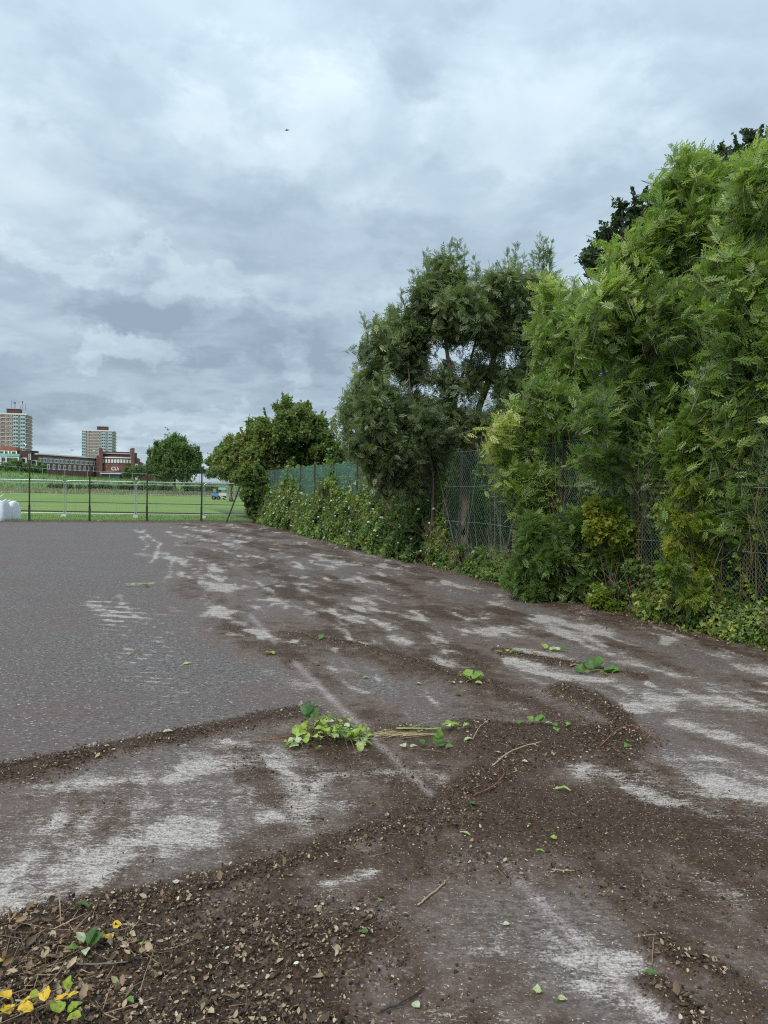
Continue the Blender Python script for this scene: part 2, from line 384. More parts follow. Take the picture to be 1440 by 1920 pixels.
def tree(name, label, cat, base, stems, blobs, leafm, template, lsize, per_twig=7, wind=(0, 0, 0), droop=.25, dens=1.0,
         barkm=None, group=None, twig_r=.004, twig_len=.45, shoots=(), up=.35, flat=.5, rad0=.09, tint_sd=.16, shell=.35):
    """base: Empty position. stems: list of (points, radius). blobs: (centre, radius, tint) or with a vertical factor."""
    root = empty(name, base); tag(root, label, cat, group); off = np.array(base, dtype=float)
    barkm = barkm or MT['bark']
    wind = np.array(wind, dtype=float)
    mb = MB(); nodes = []
    for k, (pts, r) in enumerate(stems):
        q = smooth_path(pts, 12, r * .25)
        rr = [r * 1.1 * (1 - .72 * i / (len(q) - 1)) for i in range(len(q))]
        rr[0] *= 1.35
        mb.tube([p - off for p in q], rr, 8); nodes.extend([(p, w) for p, w in zip(q[2:], rr[2:])])
    mb.build('trunk', barkm, root, smooth=True)
    NP = np.array([n[0] for n in nodes]); NR = np.array([n[1] for n in nodes])
    limb = MB(); pos = []; ax = []; nr = []; sc = []; ti = []; TA = []; TB = []; TR = []
    for bl in blobs:
        c, r, tint = np.array(bl[0], float), bl[1], bl[2]
        vz = bl[3] if len(bl) > 3 else 1.0
        dn = bl[4] if len(bl) > 4 else 1.0
        # limb from the nearest lower stem node
        d = np.linalg.norm(NP - c, axis=1) + np.where(NP[:, 2] > c[2] - .1 * r, 3.0, 0)
        j = int(np.argmin(d)); a = NP[j]; mid = (a + c) / 2 + np.array([0, 0, .12 * np.linalg.norm(c - a)]) * (1 if c[2] < a[2] + .5 else -.3)
        q = smooth_path([a, mid, c, c + (c - a) * .25 * r / max(r, np.linalg.norm(c - a))], 9, .03 * r)
        r0 = min(NR[j] * .6, rad0 * (r ** .5) * .5)
        limb.tube([p - off for p in q], [r0 * (1 - .8 * i / (len(q) - 1)) for i in range(len(q))], 5)
        n = max(6, int(dens * dn * 60 * r * r / (twig_len * .6) / 1.0 * (.45 / twig_len)))
        dirs = rdir(n); rad = r * (shell + (1 - shell) * rng.random(n) ** .6)
        # lumpy outline
        lump = .70 + .50 * np.sin(dirs[:, 0] * 5 + c[0] * 3) * np.sin(dirs[:, 1] * 4 + c[1]) * np.sin(dirs[:, 2] * 5 + c[2]) + .12 * rng.random(n) + .45 * rng.random(n) ** 5
        end = c + dirs * (rad * lump)[:, None] * np.array([1, 1, vz])
        tl = twig_len * (.6 + .7 * rng.random(n))
        tdir = norm(dirs * .8 + rdir(n) * .6 + np.array([0, 0, up]) + wind * .5)
        st = end - tdir * tl[:, None]
        TA.append(st); TB.append(end); TR.append(np.full(n, twig_r))
        # second order branch from the limb to the twig
        k2 = rng.integers(0, len(q), n); inner = q[k2] * .5 + c * .5
        sel = rng.random(n) < .35
        TA.append(inner[sel]); TB.append(st[sel]); TR.append(np.full(sel.sum(), twig_r * 2.0))
        m = per_twig
        t = (np.arange(m) + .8) / m
        p = st[:, None] + (end - st)[:, None] * t[None, :, None] + rng.normal(size=(n, m, 3)) * .02 * lsize / .25
        side = rdir(n * m).reshape(n, m, 3)
        a_ = norm(tdir[:, None] * .55 + side * .85 + np.array([0, 0, -droop]) + wind * 1.4)
        nn = norm(np.array([0, 0, 1.0]) * flat + rdir(n * m).reshape(n, m, 3) * .6 - wind * .3)
        pos.append(p.reshape(-1, 3)); ax.append(a_.reshape(-1, 3)); nr.append(nn.reshape(-1, 3))
        sc.append(lsize * (.7 + .5 * rng.random(n * m)))
        tt = tint + rng.normal(size=n)[:, None] * tint_sd * .7 + rng.normal(size=(n, m)) * tint_sd * .6
        ti.append(tt.ravel())
    for (p0, p1) in shoots:
        p0 = np.array(p0); p1 = np.array(p1); L = np.linalg.norm(p1 - p0); m = int(L / (lsize * .13)) + 6
        limb.tube([p0 - off, (p0 + p1) / 2 - off + np.array([.02, 0, 0]), p1 - off], [twig_r * 3, twig_r * 2, twig_r], 4)
        t = rng.random(m)[:, None]; p = p0 + (p1 - p0) * t
        sd_ = rdir(m); sd_[:, 2] = np.abs(sd_[:, 2]) * .6
        pos.append(p); ax.append(norm(sd_ + norm(p1 - p0) * .6 + wind * 1.2)); nr.append(norm(rdir(m) * .6 + [0, 0, .6]))
        sc.append(lsize * (1.0 - .35 * t[:, 0])); ti.append(.5 + rng.normal(size=m) * .15)
    limb.build('branches', barkm, root, smooth=True)
    V, Fc = tubes_np(np.vstack(TA) - off, np.vstack(TB) - off, np.concatenate(TR), np.concatenate(TR) * .5)
    tw = link('twigs', mesh_np('twigs', V, Fc, barkm), root); tw['kind'] = 'stuff'
    V, Fc, T = inst(template, np.vstack(pos) - off, np.vstack(ax), np.vstack(nr), np.concatenate(sc), np.clip(np.concatenate(ti), 0, 1))
    cr = link('crown', mesh_np('crown', V, Fc, leafm, {'tint': T}), root); cr['kind'] = 'stuff'
    return root

def pb(lst, y, ysd=.0, dflt=.5):
    """blobs given as (u, v, radius in px[, tint[, vertical factor[, density[, depth offset]]]])"""
    out = []
    for b in lst:
        u, v, r = b[:3]; tint = b[3] if len(b) > 3 and b[3] is not None else dflt
        vz = b[4] if len(b) > 4 and b[4] is not None else 1.0; dn = b[5] if len(b) > 5 and b[5] is not None else 1.0
        yy = y + (b[6] if len(b) > 6 else rng.normal() * ysd)
        out.append((P(u, v, yy), r * yy / F, tint, vz, dn))
        if r * yy / F > .12:
            for q in range(2):
                a = rng.uniform(-.4, 3.6); k = rng.uniform(.75, 1.05); y2 = yy + rng.normal() * .3 * r * yy / F
                out.append((P(u + math.cos(a) * r * k, v - math.sin(a) * r * k * vz, y2), r * y2 / F * rng.uniform(.28, .42), tint + rng.normal() * .12, vz, dn * 1.2))
    return out

def tris(): return sum(sum(max(0, p.loop_total - 2) for p in m.polygons) for m in bpy.data.meshes if len(m.polygons) < 2000)

# ------------------------------------------------------------------ the court frame
SIDE = lambda y: 7.165 - .368 * y          # x of the side fence at depth y
CORNER = np.array([SIDE(34.7), 34.7, 0])
SDIR = norm(np.array([-.368, 1.0, 0])); SN = np.array([SDIR[1], -SDIR[0], 0])   # along the fence away; outwards (right)
FDIR = -SN                                                                      # along the far fence, to the left

# ------------------------------------------------------------------ painted masks of the ground (photograph pixels)
def stroke(u, v, pts, w, k=2.3, soft=1.0):
    pts = np.array(pts, float); best = np.full(u.shape, 1e9)
    for (a, b) in zip(pts[:-1], pts[1:]):
        ax, ay = a[0], a[1] * k; dx, dy = b[0] - a[0], (b[1] - a[1]) * k; L = dx * dx + dy * dy + 1e-9
        t = np.clip(((u - ax) * dx + (v * k - ay) * dy) / L, 0, 1)
        best = np.minimum(best, (u - ax - dx * t) ** 2 + (v * k - ay - dy * t) ** 2)
    return np.exp(-best / (w * w) * soft)
DUST = [([(0, 1478), (150, 1470), (300, 1462), (400, 1436), (510, 1424)], 42, .55), ([(400, 1438), (505, 1424)], 26, .5), ([(505, 1425), (610, 1500)], 7, .6),
        ([(0, 1700), (100, 1650), (220, 1592), (330, 1565)], 60, .6), ([(0, 1640), (150, 1600), (300, 1570)], 40, .3), ([(0, 1560), (200, 1530), (420, 1500)], 60, .22),
        ([(560, 1480), (700, 1450), (800, 1458)], 34, .42), ([(435, 1392), (468, 1400)], 16, .7), ([(0, 1720), (160, 1650)], 40, .45),
        ([(500, 1540), (640, 1500)], 50, .25),
        ([(700, 1142), (780, 1165), (830, 1200), (865, 1240)], 15, .65), ([(740, 1195), (775, 1205)], 14, .45),
        ([(960, 1240), (1020, 1260), (1070, 1272), (1145, 1280), (1220, 1310), (1252, 1325)], 20, .75), ([(1155, 1328), (1250, 1320)], 22, .75),
        ([(1150, 1340), (1190, 1372)], 22, .45), ([(1265, 1350), (1350, 1385), (1440, 1420)], 22, .5), ([(1060, 1275), (1090, 1268)], 12, .5),
        ([(1120, 1215), (1210, 1250), (1270, 1270), (1440, 1295)], 14, .42), ([(1020, 1160), (1150, 1185)], 18, .45), ([(1100, 1200), (1145, 1195)], 16, .4),
        ([(770, 1150), (895, 1140), (955, 1130)], 12, .55), ([(880, 1165), (915, 1155)], 14, .45), ([(720, 1083), (860, 1098)], 14, .5),
        ([(1310, 1315), (1440, 1325)], 40, .4), ([(1100, 1440), (1170, 1465), (1240, 1497), (1320, 1528), (1440, 1572)], 46, .55),
        ([(1340, 1480), (1440, 1500)], 70, .4), ([(1200, 1420), (1440, 1440)], 60, .22), ([(945, 1785), (1060, 1790), (1160, 1800)], 55, .6),
        ([(1080, 1760), (1240, 1900)], 42, .5), ([(1020, 1830), (1195, 1878)], 40, .38), ([(720, 1905), (1000, 1925)], 60, .4),
        ([(1295, 1650), (1395, 1682)], 50, .35), ([(610, 1672), (680, 1645)], 24, .5),
        ([(310, 1040), (370, 1070), (380, 1095), (425, 1112)], 11, .8), ([(335, 1075), (380, 1094)], 12, .7), ([(375, 1118), (430, 1160), (500, 1195)], 14, .6),
        ([(400, 1058), (416, 1082)], 10, .55), ([(505, 1068), (538, 1090), (520, 1110)], 11, .65), ([(420, 1097), (520, 1108)], 8, .4),
        ([(470, 1125), (512, 1125)], 12, .5), ([(570, 1125), (625, 1145), (652, 1195)], 12, .55), ([(668, 1125), (712, 1140)], 14, .7), ([(645, 1055), (720, 1060)], 9, .5),
        ([(560, 1095), (630, 1105)], 8, .55), ([(350, 1003), (450, 1030)], 7, .5), ([(310, 995), (350, 1012)], 7, .45), ([(430, 1192), (500, 1192)], 10, .4),
        ([(590, 1200), (670, 1218)], 14, .4), ([(455, 1048), (520, 1062)], 8, .45), ([(540, 1035), (600, 1045)], 7, .35), ([(640, 1085), (700, 1090)], 8, .35),
        ([(255, 995), (278, 1005), (296, 1018), (298, 1034), (280, 1056)], 6, .8), ([(272, 993), (262, 1003), (275, 1018), (270, 1036)], 5, .7), ([(255, 1040), (330, 1045)], 8, .4),
        ([(322, 1060), (315, 1080), (300, 1092), (240, 1098)], 7, .6), ([(222, 1115), (235, 1135), (270, 1170)], 9, .6), ([(165, 1132), (215, 1152)], 9, .6),
        ([(350, 990), (440, 1002), (560, 1035), (640, 1062)], 7, .55), ([(330, 1020), (420, 1032), (500, 1062)], 7, .5), ([(440, 985), (560, 1005), (650, 1030)], 6, .45), ([(520, 1085), (600, 1120), (700, 1150), (780, 1165)], 10, .5), ([(430, 1010), (540, 1040)], 6, .4), ([(785, 1260), (830, 1330)], 6, .35), ([(930, 1290), (1000, 1335)], 4, .3), ([(600, 1300), (680, 1360)], 6, .22), ([(505, 1262), (560, 1275)], 24, .22)]
PILE = [([(-300, 1500), (0, 1456), (80, 1438), (200, 1412), (300, 1392), (420, 1368), (500, 1352), (565, 1342)], 40, 1.0),
        ([(-300, 1570), (0, 1462), (110, 1436)], 60, .9), ([(440, 1362), (570, 1342)], 44, .6),
        ([(530, 1190), (600, 1203), (700, 1222), (790, 1245), (850, 1272), (930, 1288)], 15, .95), ([(840, 1270), (920, 1290)], 44, .7), ([(790, 1245), (830, 1255)], 30, .5),
        ([(1060, 1298), (1120, 1318), (1160, 1350), (1168, 1385)], 34, 1.0), ([(890, 1380), (960, 1385), (1060, 1385), (1160, 1392)], 74, 1.1), ([(880, 1405), (1000, 1418), (1120, 1405)], 66, .95),
        ([(935, 1222), (1020, 1242), (1100, 1256), (1210, 1277)], 18, .9), ([(740, 1374), (850, 1367), (900, 1374)], 24, .6), ([(420, 1186), (480, 1194)], 9, .5),
        ([(860, 1495), (950, 1450), (1000, 1432)], 44, .75), ([(1225, 1775), (1270, 1810), (1320, 1830)], 34, .8), ([(1215, 1850), (1265, 1900), (1300, 1960)], 40, .8),
        ([(-200, 1900), (-60, 1790), (60, 1745), (200, 1715), (330, 1705)], 90, 1.0), ([(-200, 1960), (0, 1840), (150, 1810), (350, 1810), (560, 1790)], 210, 1.0),
        ([(-200, 2100), (0, 1940), (200, 1920), (400, 1930), (500, 1970)], 200, 1.0), ([(300, 1700), (450, 1660), (600, 1620), (760, 1560), (860, 1520)], 70, .62), ([(420, 1760), (640, 1740)], 140, .55),
        ([(900, 1540), (1120, 1550)], 130, .34), ([(900, 1610), (1100, 1640), (1230, 1680)], 80, .42), ([(1080, 1690), (1160, 1680), (1240, 1660)], 34, .45)]
SOIL = [([(980, 1525), (1110, 1545)], 235, 1.15), ([(880, 1480), (940, 1450)], 120, 1.0), ([(400, 1665), (560, 1618), (700, 1560), (805, 1505), (900, 1450)], 60, 1.1), ([(0, 1740), (250, 1690), (420, 1655)], 80, 1.0),
        ([(450, 1690), (900, 1645), (1250, 1650), (1500, 1660)], 120, .60), ([(400, 1800), (620, 1770)], 200, .72), ([(900, 1330), (1080, 1345)], 110, .55), ([(850, 1250), (980, 1295)], 70, .7),
        ([(1160, 1400), (1210, 1440)], 50, .6), ([(1230, 1480), (1290, 1590), (1440, 1620)], 80, .6), ([(1150, 1250), (1440, 1330)], 40, .5),
        ([(1290, 1760), (1300, 1850)], 70, .5), ([(430, 1165), (440, 1190)], 20, .9), ([(480, 1105), (540, 1090)], 8, .9), ([(380, 1040), (480, 1052)], 40, .7), ([(520, 1175), (800, 1235)], 70, .6),
        ([(560, 1010), (600, 1030)], 30, .5), ([(700, 1110), (820, 1120)], 24, .6), ([(520, 1300), (640, 1340)], 60, .25), ([(640, 1120), (720, 1170)], 40, .5), ([(860, 1190), (1000, 1210)], 60, .5)]
LINES = [([(470, 1155), (516, 1206)], 4), ([(555, 1245), (700, 1388), (808, 1492)], 6), ([(955, 1636), (1090, 1770), (1250, 1930)], 11)]

def paint(x, y):
    """dust, soil, pile height, worn line paint at ground points"""
    n1 = fbm(x * 1.6, y * 1.1, 3, 11) - .5; n2 = fbm(x * 1.6 + 30, y * 1.1, 3, 12) - .5
    u, v = project(np.stack([x, y, np.zeros_like(x)], -1))
    ok = (y > .9)
    u = np.where(ok, u, -5000); v = np.where(ok, v, 5000)
    sc = np.clip((v - 920) / 300, .15, 3)
    uu = u + n1 * 34 * sc; vv = v + n2 * 13 * sc
    dust = np.zeros_like(x)
    for p, w, a in DUST: dust = np.maximum(dust, a * stroke(uu, vv, p, w)) + .12 * a * stroke(uu, vv, p, w * 1.6)
    dust = dust * (.55 + .95 * sstep(.25, .70, fbm(x * 2.2, y * 5.5, 4, 17))) * (.7 + .6 * fbm(x * 9, y * 16, 3, 18))
    # smears all over the swept strip
    edge = np.interp(v, [960, 985, 1050, 1100, 1180, 1260, 1340, 1420, 1600, 2200], [360, 330, 335, 330, 370, 560, 640, 300, -600, -3000])
    swept = sstep(-110, 90, (u - edge) + 60 * (fbm(x * 1.2, y * 1.2, 3, 157) - .5) / np.clip((v - 900) / 200, .25, 2))
    al = x * SDIR[0] + y * SDIR[1]; ac = x * SN[0] + y * SN[1] + .35 * (fbm(x * .8, y * .8, 3, 27) - .5)
    sm = fbm(al * .75, ac * 2.4, 4, 21); sm2 = fbm(al * 1.7 + 5, ac * 5.0, 4, 23)
    dust = dust + .14 + .10 * (fbm(x * 3, y * 6, 3, 19) - .5)
    dust = dust + .30 * stroke(u, v, [(-100, 1640), (250, 1560), (560, 1500)], 260) * (.3 + fbm(x * 2, y * 7, 3, 20)) + .28 * stroke(u, v, [(1300, 1480), (1600, 1500)], 160) * (.3 + fbm(x * 2, y * 7, 3, 24))
    dust = dust + swept * (.14 * sstep(.50, .68, sm) + .26 * sstep(.50, .68, sm2)) * np.where(v < 1260, 1, .45)
    rg1 = 1 - np.abs(2 * fbm(al * .55 + 3, ac * 2.0, 3, 151) - 1); rg2 = 1 - np.abs(2 * fbm(al * .9 + 9, ac * 3.6, 3, 153) - 1)
    brk = sstep(.35, .6, fbm(al * 1.6, ac * 2.5, 3, 155))
    dust = dust + swept * (.85 * sstep(.74, 1.0, rg1) ** 1.5 + .65 * sstep(.76, 1.0, rg2) ** 1.5) * brk * np.where(v < 1300, 1, .15)
    dust = dust * np.where(v < 1300, np.clip(.70 + .30 * sstep(1080, 1300, v), 0, 1), 1.0) * (.75 + .5 * sstep(.35, .65, fbm(al * 3.2, ac * 9.0, 3, 161)))
    # tyre tread marks: short parallel bars
    tread = stroke(u, v, [(228, 1140), (238, 1200), (262, 1262), (345, 1300)], 62) * .8 + stroke(u, v, [(180, 1130), (225, 1160)], 30) * .7 + .5 * stroke(u, v, [(330, 1150), (300, 1220)], 50)
    bars = sstep(.1, .75, np.sin((v + (u - 250) * -.06 + n1 * 3) * 2 * math.pi / 8.5)) * (.45 + .55 * sstep(.38, .6, fbm(x * 9, y * 2, 2, 31)))
    dust = np.maximum(dust, tread * bars * 1.1)
    soil = swept * (.44 + 1.5 * (fbm(al * .8, ac * 2.4, 4, 41) - .47)) * np.where(v < 1260, 1.15, 1)
    for p, w, a in SOIL: soil = np.maximum(soil, a * stroke(uu, vv, p, w))
    # soil strip along the side fence
    dd = (SIDE(y) - x) * SN[0]
    soil = np.maximum(soil, np.exp(-np.clip(dd, 0, 9) / (.35 + .45 * fbm(x, y, 3, 44))) * 1.0)
    pile = np.zeros_like(x)
    for p, w, a in PILE: pile = np.maximum(pile, a * stroke(uu, vv, p, w))
    edgep = np.exp(-(np.clip(dd, 0, 9) / .22) ** 2) * .5
    pile = np.maximum(pile * sstep(.05, .45, pile + .35 * (fbm(x * 7, y * 7, 3, 51) - .5)), edgep)
    soil = np.clip(np.maximum(soil, pile * 1.1), 0, 1.2)
    dust = dust * np.clip(1.05 - soil ** 2 * .62, 0, 1) * (1 - np.clip(pile * 1.4, 0, 1))
    line = np.zeros_like(x)
    for p, w in LINES: line = np.maximum(line, stroke(u + n1 * 3, v, p, w, 1.0))
    line *= (1 - np.clip(pile * 1.5, 0, 1)) * (.35 + .65 * fbm(x * 6, y * 6, 3, 61))
    return dust, soil, pile, line
def relief(x, y, soil, pile):
    h = .028 * pile * (.55 + .9 * fbm(x * 14, y * 14, 3, 71)) + .012 * np.clip(soil, 0, 1) ** 2 * (fbm(x * 40, y * 40, 2, 72))
    h = h + .010 * np.clip(pile, 0, 1) * fbm(x * 60, y * 60, 2, 73)
    return h

# ------------------------------------------------------------------ court surface
us = np.arange(-560, 1990, 3.4); vs = np.concatenate([np.arange(977, 1100, 1.6), np.arange(1100, 1300, 2.4), np.arange(1300, 2420, 3.4)])
# rows are lines of equal depth, columns lines through the camera's foot
ys = np.array([G(720, v)[1] for v in vs]); ys = np.concatenate([ys, [1.0, .8, .5]])
tx = (us - 720) / F
X = tx[None, :] * np.maximum(ys, 1.0)[:, None] * 1.0; Y = np.repeat(ys[:, None], len(us), 1)
far_line = lambda x: CORNER[1] + (x - CORNER[0]) * .368      # y of the far fence at x
dust, soil, pile, line = paint(X, Y)
Z = relief(X, Y, soil, pile) + .004
nr_, nc_ = X.shape
idx = np.arange(nr_ * nc_).reshape(nr_, nc_)
Fc = np.stack([idx[1:, :-1], idx[1:, 1:], idx[:-1, 1:], idx[:-1, :-1]], -1).reshape(-1, 4)
cx = X.ravel()[Fc].mean(1); cy = Y.ravel()[Fc].mean(1)
keep = (cx < SIDE(cy) + .25) & (cy < far_line(cx) + .15)
Fc = Fc[keep]

cm, t, out = newmat('swept_tarmac')
geo = nd(t, 'ShaderNodeNewGeometry'); PO = geo.outputs['Position']
at = {}
for k in ('dust', 'soil', 'pile', 'line'):
    a = nd(t, 'ShaderNodeAttribute'); a.attribute_name = k; at[k] = a.outputs['Fac']
n_f = noise_n(t, PO, 110, 3, .7); n_m = noise_n(t, PO, 9, 5, .6); n_l = noise_n(t, PO, .7, 6, .65)
base = ramp(t, n_f, [(.34, (.030, .025, .023)), (.5, (.088, .077, .072)), (.66, (.235, .210, .196))])
mpg = nd(t, 'ShaderNodeMapping'); t.links.new(PO, mpg.inputs[0]); mpg.inputs['Scale'].default_value = (22, 48, 30); mpg.inputs['Rotation'].default_value = (0, 0, R(-8))
n_g = noise_n(t, mpg.outputs[0], 1.0, 5, .75)
base = mixc(t, ramp(t, n_g, [(.44, 0), (.62, .70)]), base, (.22, .198, .183)); base = mixc(t, ramp(t, n_g, [(.38, .8), (.5, 0)]), base, (.040, .033, .030))
base = mixc(t, ramp(t, n_m, [(.35, 0), (.7, .30)]), base, (.085, .062, .053))
base = mixc(t, ramp(t, n_l, [(.42, 0), (.60, .55)]), base, (.120, .086, .078))
# pale stone flakes, stretched along the sweep
mp = nd(t, 'ShaderNodeMapping'); t.links.new(PO, mp.inputs[0]); mp.inputs['Scale'].default_value = (38, 90, 60); mp.inputs['Rotation'].default_value = (0, 0, R(-14))
vor = nd(t, 'ShaderNodeTexVoronoi'); t.links.new(mp.outputs[0], vor.inputs['Vector']); vor.inputs['Scale'].default_value = 1
vsz = nd(t, 'ShaderNodeSeparateColor'); t.links.new(vor.outputs['Color'], vsz.inputs[0])
fl = math_n(t, 'MULTIPLY', math_n(t, 'LESS_THAN', vor.outputs['Distance'], math_n(t, 'MULTIPLY', vsz.outputs[0], .42)), math_n(t, 'GREATER_THAN', vsz.outputs[1], .80))
base = mixc(t, math_n(t, 'MULTIPLY', fl, .75), base, (.55, .52, .48))
# soil
n_s = noise_n(t, PO, 60, 4, .7); n_s2 = noise_n(t, PO, 6, 4, .6)
scol = ramp(t, n_s, [(.35, (.018, .010, .006)), (.55, (.056, .032, .019)), (.72, (.14, .086, .053))])
ns_ = math_n(t, 'ADD', math_n(t, 'MULTIPLY', n_s, .55), math_n(t, 'MULTIPLY', n_s2, .45))
thr = math_n(t, 'SUBTRACT', .655, math_n(t, 'MULTIPLY', at['soil'], .36))
smask = math_n(t, 'DIVIDE', math_n(t, 'SUBTRACT', ns_, thr), .14, True)
thinm = math_n(t, 'MULTIPLY', at['soil'], 1.1, True)
base = mixc(t, math_n(t, 'MULTIPLY', thinm, .75), base, mixc(t, n_f, (.062, .038, .026), (.215, .148, .112)))
vf = nd(t, 'ShaderNodeTexVoronoi'); vf.inputs['Scale'].default_value = 75; vf.inputs['Randomness'].default_value = 1; t.links.new(PO, vf.inputs['Vector'])
vfs = nd(t, 'ShaderNodeSeparateColor'); t.links.new(vf.outputs['Color'], vfs.inputs[0])
fk = math_n(t, 'MULTIPLY', math_n(t, 'LESS_THAN', vf.outputs['Distance'], math_n(t, 'MULTIPLY', vfs.outputs[0], .45)), math_n(t, 'GREATER_THAN', vfs.outputs[1], .84))
scol = mixc(t, math_n(t, 'MULTIPLY', fk, .8), scol, ramp(t, vfs.outputs[2], [(.2, (.12, .07, .035)), (.6, (.30, .20, .12)), (.95, (.50, .42, .30))]))
col = mixc(t, math_n(t, 'MULTIPLY', smask, .95), base, scol)
# dust: broken into fine streaks that follow the sweep
mp2 = nd(t, 'ShaderNodeMapping'); t.links.new(PO, mp2.inputs[0]); mp2.inputs['Scale'].default_value = (26, 90, 50); mp2.inputs['Rotation'].default_value = (0, 0, R(-16))
sn1 = noise_n(t, mp2.outputs[0], 1.0, 4, .7, .6)
mp3 = nd(t, 'ShaderNodeMapping'); t.links.new(PO, mp3.inputs[0]); mp3.inputs['Scale'].default_value = (5, 16, 10); mp3.inputs['Rotation'].default_value = (0, 0, R(-10))
sn2 = noise_n(t, mp3.outputs[0], 1.0, 4, .6)
sn = math_n(t, 'ADD', math_n(t, 'ADD', math_n(t, 'MULTIPLY', sn1, .50), math_n(t, 'MULTIPLY', n_f, .25)), math_n(t, 'MULTIPLY', sn2, .25))
thd = math_n(t, 'SUBTRACT', .635, math_n(t, 'MULTIPLY', math_n(t, 'MINIMUM', at['dust'], .9), .245))
dm = math_n(t, 'DIVIDE', math_n(t, 'SUBTRACT', sn, thd), .13, True)
dcol = ramp(t, n_f, [(.3, (.30, .262, .232)), (.7, (.68, .62, .565))])
col = mixc(t, math_n(t, 'MULTIPLY', dm, .80), col, dcol)
lm = math_n(t, 'MULTIPLY', at['line'], ramp(t, math_n(t, 'ADD', n_f, math_n(t, 'MULTIPLY', n_m, .4)), [(.55, 0), (.85, 1)]))
col = mixc(t, math_n(t, 'MULTIPLY', lm, .85), col, (.50, .42, .41))
b = nd(t, 'ShaderNodeBsdfPrincipled'); t.links.new(col, b.inputs['Base Color']); b.inputs['Roughness'].default_value = .85; b.inputs['Specular IOR Level'].default_value = .3
bn = nd(t, 'ShaderNodeBump'); bn.inputs['Strength'].default_value = .7; bn.inputs['Distance'].default_value = .006
t.links.new(math_n(t, 'ADD', n_f, math_n(t, 'MULTIPLY', n_s, .6)), bn.inputs['Height']); t.links.new(bn.outputs[0], b.inputs['Normal'])
t.links.new(b.outputs[0], out.inputs[0])
V = np.stack([X, Y, Z], -1).reshape(-1, 3)
o = link('court_ground', mesh_np('court_ground', V, Fc, cm, {'dust': dust.ravel(), 'soil': soil.ravel(), 'pile': pile.ravel(), 'line': line.ravel()}, smooth=True))
tag(o, 'old tarmac court swept into brown soil smears and chalky white streaks', kind='structure')
# the rest of the court outside the picture, a little lower
ring = []
A0 = np.array([SIDE(-14) + .2, -14]); 
cpl = [(SIDE(-14) + .2, -14), (SIDE(34.7) + .2, 34.75), tuple((CORNER + FDIR * 34)[:2]), tuple((CORNER + FDIR * 34)[:2] - SDIR[:2] * 50)]
V = np.array([[p[0], p[1], -.004] for p in cpl])
o = link('court_surround', mesh_np('court_surround', V, np.array([[0, 1, 2, 3]]), cm)); tag(o, 'wider tarmac of the court', kind='structure')

# ------------------------------------------------------------------ field and terrain
def terrain(x, y):
    x = np.asarray(x, float); y = np.asarray(y, float)
    crest = np.interp(x / np.maximum(y, 1), [-.8, -.52, -.47, -.36, -.3, -.1, .3], [5.0, 4.7, 4.2, 3.3, 2.7, 2.4, 2.4])
    z = crest * sstep(140, 212, y) + .5 * sstep(135, 175, y) * (fbm(x * .03, y * .03, 3, 81) - .3)
    z = z + .9 * np.exp(-((y - 188) / 14) ** 2) * sstep(-.40, -.48, x / np.maximum(y, 1))
    return z - .03 + .03 * (fbm(x * .3, y * .3, 2, 82) - .5) * sstep(36, 60, y)
gx = np.concatenate([np.linspace(-900, -150, 16), np.linspace(-140, 60, 130), np.linspace(70, 900, 16)])
gy = np.concatenate([np.linspace(-60, 20, 12), np.linspace(22, 130, 50), np.linspace(132, 260, 70), np.linspace(270, 2500, 24)])
XX, YY = np.meshgrid(gx, gy); ZZ = terrain(XX, YY); idx = np.arange(XX.size).reshape(XX.shape)
Fc = np.stack([idx[:-1, :-1], idx[:-1, 1:], idx[1:, 1:], idx[1:, :-1]], -1).reshape(-1, 4)
gm, t, out = newmat('field_grass')
geo = nd(t, 'ShaderNodeNewGeometry'); PO = geo.outputs['Position']; sp = nd(t, 'ShaderNodeSeparateXYZ'); t.links.new(PO, sp.inputs[0])
g1 = noise_n(t, PO, .12, 5, .6); g2 = noise_n(t, PO, 3.5, 5, .7)
col = ramp(t, math_n(t, 'ADD', math_n(t, 'MULTIPLY', g1, .6), math_n(t, 'MULTIPLY', g2, .4)), [(.35, (.125, .195, .042)), (.55, (.17, .255, .060)), (.7, (.24, .29, .085))])
bank = ramp(t, math_n(t, 'ADD', math_n(t, 'MULTIPLY', g1, .6), math_n(t, 'MULTIPLY', g2, .4)), [(.35, (.075, .14, .045)), (.55, (.12, .195, .062)), (.7, (.21, .225, .10))])
far = nd(t, 'ShaderNodeMapRange'); t.links.new(math_n(t, 'ADD', sp.outputs[1], math_n(t, 'MULTIPLY', g1, 12)), far.inputs[0]); far.inputs[1].default_value = 136; far.inputs[2].default_value = 150
col = mixc(t, far.outputs[0], col, bank)
# bare earth under the trees to the right of the side fence
sx = math_n(t, 'SUBTRACT', math_n(t, 'ADD', sp.outputs[0], math_n(t, 'MULTIPLY', sp.outputs[1], .368)), 7.0)
near = math_n(t, 'MULTIPLY', ramp(t, math_n(t, 'MULTIPLY', sx, 1.0), [(0, 0), (.3, 1)]), ramp(t, math_n(t, 'MULTIPLY', sp.outputs[1], .01), [(.45, 1), (.6, 0)]))
col = mixc(t, near, col, mixc(t, ramp(t, g2, [(.4, 0), (.6, 1)]), (.035, .028, .018), (.04, .06, .02)))
b = nd(t, 'ShaderNodeBsdfPrincipled'); t.links.new(col, b.inputs['Base Color']); b.inputs['Roughness'].default_value = .9; b.inputs['Specular IOR Level'].default_value = .2
t.links.new(b.outputs[0], out.inputs[0])
o = link('grass_field', mesh_np('grass_field', np.stack([XX, YY, ZZ], -1).reshape(-1, 3), Fc, gm, smooth=True)); tag(o, 'mown green playing field rising to a rough bank', kind='structure')

